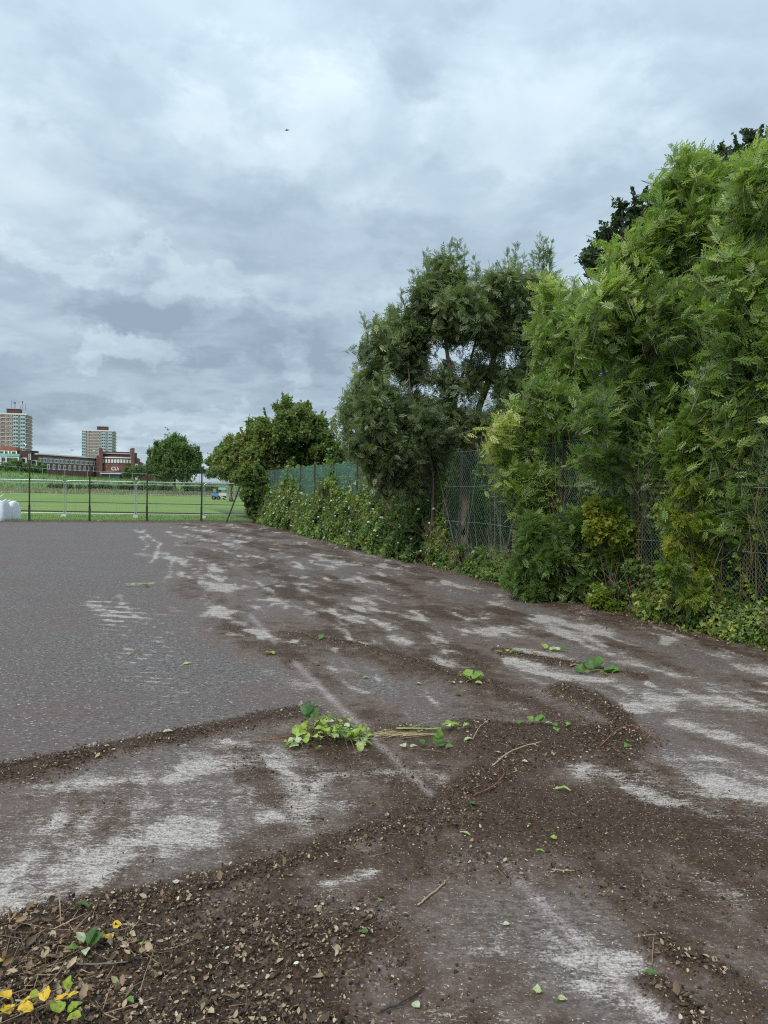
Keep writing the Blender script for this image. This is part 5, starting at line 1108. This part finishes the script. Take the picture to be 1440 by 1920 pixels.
# ------------------------------------------------------------------ single leaves, sprigs and sticks
def leaf_mesh(kind='ovate', L=.06, curl=.25, fold=.25, tint=.5, mat=CUT, seed=0, lobes=0):
    r_ = np.random.default_rng(seed); N_ = 8
    t = np.linspace(0, 1, N_ + 1)
    if kind == 'ovate': w = .36 * np.sin(np.pi * t ** .8) ** .9
    elif kind == 'round': w = .50 * np.sqrt(np.clip(1 - (2 * t - 1) ** 2, 0, 1))
    elif kind == 'long': w = .20 * np.sin(np.pi * t)
    else: w = .48 * np.sin(np.pi * t ** .7) * (.72 + .28 * np.abs(np.sin(t * np.pi * 3)))
    if lobes: w = w * (1 + .12 * np.sin(t * 40))
    V = []; 
    for s_ in (-1, -.5, 0, .5, 1):
        for i in range(N_ + 1):
            z = fold * abs(s_) * w[i] - curl * (t[i] - .4) ** 2 + curl * .3 * math.sin(t[i] * 7 + s_ * 2) * abs(s_) * .4
            V.append((t[i], s_ * w[i], z))
    V = np.array(V) * L; V[:, 2] += .02 * L * r_.normal(size=len(V)); V[:, 2] -= V[:, 2].min()
    idx = np.arange(5 * (N_ + 1)).reshape(5, N_ + 1)
    Fc = np.stack([idx[:-1, :-1], idx[:-1, 1:], idx[1:, 1:], idx[1:, :-1]], -1).reshape(-1, 4)
    return mesh_np('leaf', V, Fc, mat, {'tint': np.full(len(V), tint) + .06 * r_.normal(size=len(V))}, smooth=True)
def ground_pt(u, v, dz=0):
    p = G(u, v); h = on_ground(np.array([p[0]]), np.array([p[1]]))[0]; return np.array([p[0], p[1], h + dz])
SINGLES = [('leaf', 305, 1388, .060, 'ovate', .98, 'pale leaf lying face down on the long ridge left of the vine heap'),
           ('leaf', 360, 1246, .10, 'long', .80, 'curled yellow-green leaf alone on the clean tarmac'),
           ('leaf', 1040, 1488, .085, 'long', .80, 'narrow pale green leaf on the dark soil patch below the weedy pile'),
           ('leaf', 893, 1520, .045, 'round', .25, 'round green leaf at the left edge of the dark soil patch'),
           ('leaf', 862, 1570, .05, 'long', .85, 'pale slim leaf low on the left of the dark soil patch'),
           ('leaf', 1044, 1582, .038, 'ovate', .65, 'yellow-green leaf at the middle of the dark soil patch'),
           ('leaf', 1004, 1601, .04, 'long', .6, 'slim green leaf at the lower edge of the dark soil patch'),
           ('leaf', 998, 1557, .032, 'ovate', .45, 'small green leaf in the middle of the dark soil patch'),
           ('leaf', 1208, 1830, .042, 'ovate', .2, 'bluish green leaf beside the small debris heap at the lower right'),
           ('leaf', 1183, 1410, .06, 'lobed', .4, 'toothed green leaf right of the weedy pile'),
           ('leaf', 871, 1402, .055, 'ovate', .95, 'silvery green leaf between the upright sprig and the weedy pile'),
           ('leaf', 990, 1441, .04, 'ovate', 1.0, 'white leaf scrap below the weedy pile'),
           ('leaf', 375, 1905, .036, 'round', .12, 'round dark green leaf at the bottom edge in the near heap'),
           ('leaf', 1016, 1868, .034, 'lobed', .9, 'crumpled pale yellow leaf near the bottom, left of two'),
           ('leaf', 1046, 1881, .030, 'lobed', .92, 'crumpled pale yellow leaf near the bottom, right of two'),
           ('leaf', 786, 1898, .028, 'round', .97, 'pale round leaf at the bottom beside the dark root'),
           ('leaf', 140, 1726, .055, 'lobed', .15, 'dull green toothed leaf at the top of the near heap'),
           ('leaf', 222, 1766, .03, 'round', .1, 'dark green leaf between the two orange leaves and the ridge top'),
           ('leaf', 258, 1803, .034, 'ovate', .62, 'yellowing oval leaf right of the orange leaves'),
           ('leaf', 955, 1737, .028, 'ovate', .98, 'pale leaf on bare tarmac right of the long stick'),
           ('leaf', 852, 1305, .07, 'lobed', .3, 'toothed green leaf below the bright leaf pair'),
           ('leaf', 790, 1286, .055, 'ovate', .9, 'pale leaf left of the bright leaf pair'),
           ('leaf', 680, 1273, .055, 'ovate', .7, 'light green leaf above the worn line and the vine heap'),
           ('leaf', 718, 1697, .022, 'ovate', .5, 'tiny bright green leaf left of the long stick'),
           ('leaf', 500, 1227, .11, 'lobed', .75, 'yellow-green leaf scrap on clean tarmac near the worn line'),
           ('leaf', 1088, 1257, .10, 'ovate', .98, 'white-backed leaf at the green clump on the right ridge'),
           ('leaf', 237, 1905, .030, 'lobed', .45, 'small bright green leaf near the bottom between yellow sprig and round leaf'),
           ('leaf', 690, 1772, .034, 'lobed', .35, 'green three-lobed leaf right of the near heap')]
for k, (nm, u, v, L, kind, tint, lbl) in enumerate(SINGLES):
    p = ground_pt(u, v, .004); o = link('leaf', leaf_mesh(kind, L, .25 + .25 * rng.random(), .25, tint, CUT, k, kind == 'lobed'), None, tuple(p))
    o.rotation_euler = (rng.normal() * .12, rng.normal() * .12, rng.uniform(-.7, .7) + (math.pi if k % 2 else 0)); tag(o, lbl, 'leaf', 'single leaves fallen on the tarmac')
for k, (u, v, L, tint, lbl) in enumerate([(212, 1768, .032, .75, 'pale orange leaf in the near heap, upper of two'), (205, 1795, .034, .85, 'deep orange leaf in the near heap, lower of two'), (8, 1838, .045, .55, 'yellow leaf cut by the left edge of the picture')]):
    o = link('leaf', leaf_mesh('round', L, .3, .3, tint, YLEAF, 50 + k), None, tuple(ground_pt(u, v, .012))); o.rotation_euler = (.3, -.2, k * 1.3 + 1); tag(o, lbl, 'leaf', 'single leaves fallen on the tarmac')
def sprig(name, label, cat, u, v, leaves, stems, mat=CUT, stemcol=None, grp=None):
    """leaves: (dx, dy, dz, length, kind, tint, yaw, pitch) in metres from the sprig's foot"""
    b = ground_pt(u, v); r = empty(name, tuple(b)); tag(r, label, cat, grp)
    for pts, rad in stems:
        mb = MB(); q = smooth_path(pts, 9); mb.tube(q, [rad * (1 - .5 * i / len(q)) for i in range(len(q))], 5); mb.build('stem', stemcol or MT['stem'], r, smooth=True)
    for k, (dx, dy, dz, L, kind, tint, yaw, pit) in enumerate(leaves):
        L = L * (.78 if mat is YLEAF else 1)
        o = link('leaf', leaf_mesh(kind, L, .3, .3, tint, mat, 100 + k, kind == 'lobed'), r, (dx, dy, dz)); o.rotation_euler = (rng.normal() * .25, -pit, yaw)
    return r
GST = simple('green_stem', (.30, .36, .10), .6, var=.3, scale=20)
# the big heap of cut vine in the middle
rg = np.random.default_rng(3); lv = []; stl = []
s_ = 4.62 / F
for k in range(150):
    x = rg.uniform(-75, 75); y = rg.normal(0, .09); h = max(.0, (1 - (x / 82) ** 2)) * rg.uniform(.01, .15)
    if x < -30: h *= 1.15
    tint = rg.choice([.45, .58, .66, .72, .78, .82]) if rg.random() > .12 else .97
    lv.append((x * s_, y, h, rg.uniform(.032, .066), rg.choice(['ovate', 'lobed', 'ovate', 'round']), tint, rg.uniform(0, 6.28), rg.normal() * .5))
lv += [(-.16, .02, .15, .10, 'lobed', .08, 1.2, .9), (-.14, .03, .13, .09, 'lobed', .1, 1.9, .8), (-.12, .0, .14, .08, 'lobed', .15, .8, .7), (-.19, -.13, .01, .07, 'ovate', .95, 3.9, 0), (-.22, -.11, .01, .06, 'ovate', .93, .5, 0), (.16, -.10, .01, .07, 'lobed', 1, 0, 0), (.20, -.09, .02, .06, 'round', .95, 1, 0)]
for k in range(22):
    x = rg.uniform(-60, 60) * s_; a = rg.uniform(0, 6.28); q = np.array([x, rg.normal() * .07, .01]); L = rg.uniform(.08, .22)
    stl.append(([q, q + [math.cos(a) * L * .5, math.sin(a) * L * .4, rg.uniform(.03, .10)], q + [math.cos(a) * L, math.sin(a) * L * .8, rg.uniform(0, .06)]], .0022))
stl.append(([(-.20, -.03, .02), (-.32, -.045, .012), (-.50, -.06, .008)], .004)); stl.append(([(.2, .0, .02), (.34, -.02, .01), (.42, -.05, .006)], .003))
sprig('cut_vine', 'heap of freshly cut leafy vine lying on the worn court line', 'vine cutting', 620, 1392, lv, stl)
# straw and stems fanning right of it
rg = np.random.default_rng(5); stl = []
for k in range(26):
    a = rg.normal(.32, .22); L = rg.uniform(.15, .5); x0 = rg.uniform(-.1, .25); stl.append(([(x0, rg.normal() * .03, .006), (x0 + L * .5 * math.cos(a), L * .5 * math.sin(a) + .0, .012), (x0 + L * math.cos(a), L * math.sin(a), .005)], .0016))
lv = [(rg.uniform(.05, .45), rg.uniform(0, .22), .006, rg.uniform(.025, .045), 'ovate', rg.choice([.7, .9, 1]), rg.uniform(0, 6), 0) for k in range(14)]
sprig('straw_wisps', 'wisps of straw stems fanning out beside the cut vine heap', 'straw', 690, 1383, lv, stl, stemcol=simple('straw_stem', (.42, .34, .18), .8))
sprig('sprig', 'thick green stem with a row of small rounded leaves leading to the pile', 'sprig', 800, 1377,
      [(x, .02 * math.sin(k * 2), .03, .05, 'round', t_, k * 1.1, .3) for k, (x, t_) in enumerate([(.10, .6), (.14, .65), (.18, .6), (.22, .62), (.27, .95), (.12, .97), (.24, .6)])], [([(-.20, .0, .012), (-.05, .0, .014), (.08, .005, .012)], .006), ([(.0, .0, .01), (.15, .03, .02), (.3, .03, .01)], .002), ([(-.1, .02, .01), (.0, .08, .03), (.1, .12, .02)], .002)], stemcol=GST)
sprig('sprig', 'upright green sprig standing between the vine heap and the pile', 'sprig', 820, 1408,
      [(0, 0, .03, .07, 'lobed', .35, 1.5, 1.2), (.01, 0, .06, .07, 'lobed', .45, 1.2, 1.3), (0, 0, .01, .06, 'lobed', .25, .4, .2), (-.02, 0, .01, .06, 'lobed', .15, 3.2, .3), (-.09, .01, .01, .06, 'lobed', .2, 2.2, .5), (.05, -.01, .01, .05, 'lobed', .35, -.2, .2), (-.2, -.03, .01, .06, 'ovate', .97, 2, 0), (-.17, -.02, .01, .05, 'ovate', .9, .4, 0)],
      [([(0, 0, 0), (0, 0, .05), (.005, 0, .11)], .003), ([(-.18, -.04, .01), (-.06, -.06, .012), (.06, -.10, .006)], .003)], stemcol=MT['stem'])
sprig('sprig', 'pair of bright lime green leaves with a wilted leaf on the thin ridge', 'sprig', 885, 1288,
      [(-.02, 0, .02, .12, 'lobed', .60, 2.6, .35), (.0, 0, .03, .10, 'lobed', .55, .5, .3), (.04, .03, .03, .09, 'lobed', .5, .9, .5), (.02, -.04, .01, .06, 'ovate', .75, -.4, 0), (-.1, -.02, .0, .05, 'ovate', 1, 1, 0), (-.15, -.03, 0, .05, 'ovate', .97, 2, 0), (-.02, .03, .04, .09, 'lobed', .6, 1.7, .6)], [([(-.05, 0, .01), (0, .01, .03), (.08, .02, .02)], .003)], stemcol=GST)
sprig('sprig', 'dark green leafy clump on the short right-hand ridge', 'sprig', 1122, 1266,
      [(-.05, 0, .03, .12, 'lobed', .2, 2.0, .9), (-.02, 0, .05, .11, 'lobed', .25, 1.2, .9), (.05, 0, .01, .11, 'lobed', .3, -.1, .2), (.1, -.02, .01, .10, 'lobed', .35, .2, .3), (0, -.03, .01, .08, 'ovate', .6, -1, 0), (-.08, -.03, .01, .07, 'ovate', .7, 3.4, 0), (.02, .04, .06, .09, 'lobed', .3, 1.5, 1), (-.12, .01, .01, .1, 'lobed', .2, 2.8, .3)], [([(-.1, 0, .01), (0, 0, .03), (.12, 0, .01)], .003)], stemcol=GST)
sprig('sprig', 'yellow-green leaf scraps above the right-hand ridge', 'sprig', 1030, 1222,
      [(-.05, 0, .02, .09, 'lobed', .72, 1.6, .4), (0, 0, .01, .09, 'ovate', .85, .2, .1), (.05, .01, .01, .08, 'ovate', .97, 0, 0), (.1, -.02, .01, .08, 'lobed', .6, -.4, .1), (-.02, .03, .02, .08, 'ovate', .75, 2.2, .3)], [([(-.04, 0, .01), (.0, -.08, .01), (.04, -.16, .004)], .003)], stemcol=GST)
sprig('sprig', 'small flat green sprig far out on the clean tarmac', 'sprig', 262, 1101,
      [(-.12, 0, .01, .12, 'long', .4, 3.1, .1), (0, 0, .015, .12, 'long', .35, .2, .1), (.05, .02, .01, .11, 'long', .5, .6, .1), (-.04, .03, .01, .1, 'long', .4, 2.4, .2), (.08, -.02, .01, .1, 'ovate', .45, -.3, 0)], [([(-.14, 0, .01), (0, 0, .02), (.14, .02, .01)], .003)], stemcol=GST)
sprig('sprig', 'wilted sprig lying on the long thin ridge end by the line', 'sprig', 600, 1205, [(0, 0, .01, .08, 'lobed', .3, 1, .6), (.02, 0, .01, .06, 'ovate', .5, 2, .4)], [([(-.03, 0, .005), (.0, 0, .02), (.05, 0, .01)], .002)], stemcol=GST)
sprig('sprig', 'pale leafy scraps at the left end of the right-hand ridge', 'sprig', 952, 1232, [(-.05, 0, .01, .08, 'ovate', .95, 3, .1), (.02, 0, .01, .08, 'ovate', .6, .3, .2), (.08, -.03, .01, .09, 'long', .55, -.2, .1), (.0, .03, .01, .06, 'ovate', .8, 1.2, .2)], [([(-.05, 0, .005), (.0, 0, .015), (.1, -.03, .008)], .002)], stemcol=GST)
sprig('sprig', 'wilted green sprig crowning the weedy pile', 'sprig', 1005, 1372, [(0, 0, .02, .07, 'lobed', .45, .3, .5), (-.02, 0, .02, .06, 'lobed', .5, 2.5, .4), (.03, .01, .02, .06, 'lobed', .4, 1.2, .7), (.06, 0, .01, .05, 'ovate', .9, 0, 0), (-.12, -.02, .01, .05, 'lobed', .3, 1, .3), (.12, -.06, .01, .05, 'lobed', .35, 2, .2), (.2, -.03, .01, .05, 'ovate', .6, 1, .1), (.1, -.12, .0, .05, 'round', .5, 1, .1)], [([(-.05, 0, .01), (0, 0, .03), (.07, 0, .02)], .002)], stemcol=GST)
sprig('sprig', 'green and white-backed leaves curled together in the near heap', 'sprig', 165, 1812, [(0, 0, .02, .06, 'ovate', .1, 1.0, .8), (.015, 0, .02, .05, 'ovate', .2, .4, .7), (-.02, 0, .02, .05, 'ovate', .97, 2.6, .6), (-.03, -.01, .01, .04, 'lobed', .4, 3.6, .2), (.0, -.01, .01, .04, 'ovate', .95, 5, .1)], [([(0, 0, 0), (.0, 0, .03), (.01, .02, .05)], .002)], stemcol=MT['stem'])
sprig('bramble_shoot', 'yellow and green bramble leaves on thorny stems in the bottom left corner', 'sprig', 95, 1950,
      [(-.09, .0, .03, .06, 'lobed', .5, 1.0, .6), (-.12, .0, .02, .055, 'lobed', .7, 2.4, .2), (-.14, .03, .04, .055, 'lobed', .9, 2.6, .3), (-.03, .03, .04, .055, 'lobed', .8, 1.7, .6), (.0, .03, .03, .055, 'lobed', .75, .9, .3), (.02, .07, .05, .05, 'lobed', .05, 1.5, 1.1), (.03, .04, .04, .045, 'ovate', .55, .5, .4), (.05, .0, .03, .055, 'lobed', .02, .7, .3), (.03, -.02, .04, .055, 'round', .05, 2.2, .3), (.06, -.03, .03, .05, 'round', .1, .2, .2), (-.04, -.02, .05, .06, 'lobed', .85, 3.4, .2), (-.07, .04, .03, .05, 'ovate', .1, 1.8, .5)],
      [([(-.20, -.04, .01), (-.1, .02, .04), (0, .08, .05), (.08, .18, .03)], .0026), ([(-.2, .05, .01), (-.12, .08, .04), (-.02, .04, .05)], .0024), ([(-.15, -.05, .02), (0, .02, .05), (.06, .04, .05)], .002), ([(-.1, .02, .02), (-.05, .14, .04), (-.06, .24, .03)], .003)], YLEAF)
def stick(label, pts, rad, mat, name='stick'):
    w = [ground_pt(u, v, dz) for u, v, dz in pts]; b = w[0]; mb = MB(); q = smooth_path([p - b for p in w], 12, rad * .3)
    mb.tube(q, [rad * (1 - .4 * i / len(q)) for i in range(len(q))], 7)
    if len(q) > 4: mb.tube([q[3], q[3] + np.array([.3, .5, .6]) * rad * 4], [rad * .5, rad * .3], 5)
    o = mb.build(name, mat, None, tuple(b), smooth=True); return tag(o, label, 'stick', 'sticks and stems lying on the ground')
PALE = simple('pale_stick', (.36, .26, .17), .8, var=.25, scale=40); RED = simple('red_stem', (.22, .085, .045), .7, var=.3, scale=30); DK = simple('dark_root', (.05, .038, .03), .9, var=.3, scale=30)
stick('straight pale stick lying alone on grey tarmac in the lower middle', [(783, 1704, .006), (812, 1680, .007), (838, 1657, .006)], .0042, PALE)
stick('curved reddish stem on the left of the dark soil patch', [(888, 1503, .006), (925, 1488, .02), (945, 1470, .03), (938, 1450, .012)], .0035, RED)
stick('reddish stem poking left from the cut vine heap', [(466, 1397, .008), (505, 1391, .010), (545, 1386, .012)], .0045, RED)
stick('arched brown stem over the top of the near heap', [(60, 1694, .01), (95, 1700, .045), (110, 1725, .06), (114, 1760, .01)], .0028, TWIG)
stick('thin red stem reaching to the orange leaves', [(98, 1812, .01), (130, 1790, .03), (190, 1775, .03)], .0018, RED)
stick('bleached stick across the weedy pile, running down to its left', [(922, 1445, .006), (960, 1425, .02), (1015, 1408, .015)], .005, PALE)
stick('long red-brown shoot arching out of the pile to the right', [(1125, 1412, .006), (1165, 1388, .05), (1200, 1388, .04), (1240, 1402, .006)], .0035, RED)
stick('dark bent root at the bottom left of the middle', [(712, 1908, .008), (750, 1893, .012), (795, 1862, .008)], .0045, DK)
stick('short pale stick above the worn line near the bottom', [(1035, 1642, .006), (1050, 1644, .008), (1078, 1643, .006)], .003, PALE)
stick('short brown stick beside the small debris heap at lower right', [(1190, 1764, .006), (1210, 1770, .008), (1230, 1773, .006)], .003, TWIG)
stick('brown stick standing across the debris at lower right', [(1222, 1818, .006), (1224, 1795, .012), (1226, 1778, .006)], .0025, TWIG)
stick('thin forked twig on clean tarmac by the tyre marks', [(240, 1232, .006), (252, 1225, .02), (262, 1218, .008)], .004, PALE)
stick('bent pale twig leaning on the pile by the silvery leaf', [(886, 1402, .006), (898, 1384, .03), (918, 1372, .04)], .003, PALE)
stick('grey stick lying flat in the middle of the near heap', [(128, 1838, .012), (170, 1841, .016), (240, 1838, .012)], .0035, simple('grey_stick', (.16, .14, .12), .9))
stick('thin brown twig rising beside the round leaf in the near heap', [(262, 1888, .012), (275, 1850, .02), (292, 1805, .012)], .0018, TWIG)

# ------------------------------------------------------------------ white bulk bags
bagm = simple('white_woven_bag', (.74, .76, .80), .75, var=.05, scale=5, bump=.3, bscale=14)
REDP = simple('red_print', (.55, .09, .13), .8); DKP = simple('dark_print', (.10, .13, .18), .8)
def bag(label, u, v, y, W, H, rz, seed, straps):
    b = P(u, v, y); b[2] = .004; r = empty('bulk_bag', tuple(b), rz); tag(r, label, 'bag', 'white bulk bags by the far fence')
    r_ = np.random.default_rng(seed); n = 28; rows_ = [(0, .98), (.03, 1.02), (.25, 1.0), (.5, .96), (.72, .90), (.88, .82), (1.0, .74), (1.03, .66), (.92, .58), (.86, .3)]
    V = []
    for (h, s) in rows_:
        for k in range(n):
            a = 2 * math.pi * k / n; c, q = math.cos(a), math.sin(a); e = (abs(c) ** 9 + abs(q) ** 9) ** (-1 / 9)
            w = 1 + .012 * r_.normal() + .018 * math.sin(7 * a + seed) * h
            V.append((c * e * W / 2 * s * w, q * e * W / 2 * s * w, h * H * (1 + .05 * math.sin(3 * a + seed) * (h > .8))))
    Fc = [(i * n + k, i * n + (k + 1) % n, (i + 1) * n + (k + 1) % n, (i + 1) * n + k) for i in range(len(rows_) - 1) for k in range(n)]
    Fc.append(tuple(range((len(rows_) - 1) * n, len(rows_) * n)))
    mb = MB(); mb.add(V, Fc); mb.build('bag_body', bagm, r, smooth=True)
    yf = -W / 2 * 1.04
    def mark(x, z, w, h, m, rz_=0):
        mk = MB(); a = R(rz_)
        mk.add([(x + (i * w / 2) * math.cos(a) - j * h / 2 * math.sin(a), yf - .004 + W * .05 * z / H + .01 * (z > H * .5) , z + (i * w / 2) * math.sin(a) + j * h / 2 * math.cos(a)) for i, j in ((-1, -1), (1, -1), (1, 1), (-1, 1))], [(0, 1, 2, 3)]); mk.build('print', m, r)
    mark(-.02, H * .60, .42 * W / 1.0, .05, REDP, 3); mark(.04, H * .655, .22 * W, .07, REDP, -8)
    for (x, z, w) in ((-.2, .42, .22), (.08, .43, .2), (-.25, .22, .12), (-.08, .21, .13), (.12, .22, .14), (.27, .2, .07)): mark(x * W, z * H, w * W, .035 if z > .3 else .06, DKP, 2)
    for (x0, z0, x1, z1) in straps:
        st_ = MB(); st_.tube([(x0, -.1, z0 * H), ((x0 + x1) / 2, -.16, (z0 + z1) / 2 * H + .02), (x1, -.12, z1 * H)], .028, 5); st_.build('lifting_loop', bagm, r)
bag('white bulk bag cut by the left edge, its lifting loop sticking up', -5, 979, 31.2, .90, .88, R(4), 1, [(-.1, .92, .30, 1.28)])
bag('white bulk bag with red print, right of two by the far fence', 21, 976, 32.0, .62, .80, R(-12), 2, [(-.20, .95, .06, 1.12)])
mb = MB(); mb.box((0, 0, .012), (.26, .12, .02), taper=.8); tag(mb.build('paper_scrap', MT['white'], None, tuple(G(182, 977) + [0, .25, .02])), 'white scrap lying at the edge of the tarmac by the second post', 'scrap')

# ------------------------------------------------------------------ small blue buggy on the field
BLUE = simple('blue_paint', (.10, .30, .58), .4, var=.1); LBL = simple('pale_blue_canopy', (.30, .52, .66), .5, var=.1); BLK = simple('black_rubber', (.02, .02, .02), .8); GRY = simple('grey_plastic', (.22, .20, .21), .7)
p = G(411, 936.5); bg_ = empty('utility_buggy', tuple(p), R(4)); bg_.location.z = -.03
tag(bg_, 'small blue and white utility buggy with a pale blue canopy parked on the grass', 'buggy')
mb = MB(); mb.box((-.5, 0, .62), (.95, 1.0, .38), m=0); mb.box((-.75, 0, .86), (.4, .9, .12)); mb.box((-.95, 0, .55), (.12, .95, .3)); mb.build('body', BLUE, bg_)
mb = MB(); mb.box((.5, 0, .72), (1.0, 1.05, .34)); mb.box((.5, 0, .92), (1.04, 1.09, .06)); mb.build('load_bed', MT['white'], bg_)
mb = MB(); mb.box((-.1, 0, .95), (.45, .9, .16)); mb.box((.12, 0, 1.2), (.12, .9, .45)); mb.build('seat', BLK, bg_)
mb = MB(); mb.box((.45, 0, 1.50), (.98, 1.1, .30)); mb.build('canopy', LBL, bg_)
mb = MB(); mb.box((-.62, 0, 1.25), (.5, .9, .45), taper=.8); mb.build('cowl', GRY, bg_)
for (x, y_) in ((-.85, -.5), (-.85, .5), (.88, -.5), (.88, .5)): mb = MB(); mb.tube([(x, y_, .9), (x * .95, y_, 1.4)], .025, 5); mb.build('roof_post', BLK, bg_)
for (x, y_) in ((-.68, -.5), (-.68, .5), (.0, -.5), (.62, .5)):
    mb = MB(); mb.tube([(x, y_ - .1, .26), (x, y_ + .1, .26)], .26, 12); w_ = mb.build('wheel', BLK, bg_); mb = MB(); mb.tube([(x, y_ - .12, .26), (x, y_ + .12, .26)], .11, 8); mb.build('hub', GRY, w_)
mb = MB(); mb.tube([(.1, -.55, .42), (1.0, -.5, .18)], .05, 5); mb.build('ramp', MT['white'], bg_)

# ------------------------------------------------------------------ birds and a butterfly
def bird(name, label, cat, p, s, rz, col, up_=.9, wing=1.0, roll=0):
    m = simple(name + '_plumage', col, .8)
    r = empty(name, tuple(p), rz); tag(r, label, cat)
    mb = MB(); mb.tube([(-.5 * s, 0, 0), (-.36 * s, 0, .01 * s), (-.1 * s, 0, 0), (.2 * s, 0, .01 * s), (.36 * s, 0, .03 * s), (.46 * s, 0, .03 * s), (.52 * s, 0, .02 * s)], [.02 * s, .05 * s, .11 * s, .10 * s, .06 * s, .055 * s, .01 * s], 8); mb.build('body', m, r, smooth=True)
    for sg in (-1, 1):
        z1 = up_ * s * .5 * (1 if sg > 0 else -.75)
        mb = MB(); V = [(.15 * s, sg * .08 * s, .02 * s), (-.12 * s, sg * .08 * s, .02 * s), (-.15 * s, sg * .35 * s * wing, z1 * .7), (.05 * s, sg * .38 * s * wing, z1 * .75), (-.22 * s, sg * .6 * s * wing, z1)]
        V2 = [(a, b_, c - .012 * s) for a, b_, c in V]; mb.add(V + V2, [(0, 1, 2, 3), (3, 2, 4), (5, 8, 7, 6), (8, 9, 7), (0, 3, 8, 5), (1, 6, 7, 2), (3, 4, 9, 8), (2, 7, 9, 4)]); mb.build('wing', m, r)
    return r
bird('bird', 'small dark bird flying high in the cloudy sky', 'bird', P(538, 244, 40), .27, 0, (.02, .018, .03), .8, .45)
bird('bird', 'tiny grey bird over the long campus roof', 'bird', P(135, 844, 150), .7, .3, (.18, .17, .18), .5)
bird('bird', 'tiny pale bird in the gap right of the round tree', 'bird', P(390, 850, 110), .6, 2.8, (.45, .42, .42), .5)
bird('gull', 'white gull in front of the larger tower', 'bird', P(47, 833, 140), .75, 1.0, (.8, .8, .8), .9)
bird('gull', 'white gull in front of the smaller tower', 'bird', P(176, 845, 150), 1.0, 2.3, (.8, .8, .82), .8)
bird('butterfly', 'small yellow butterfly in the sky right of the smaller tower', 'butterfly', P(225.5, 823, 8), .024, 1.2, (.75, .60, .12), .8, 1.0)
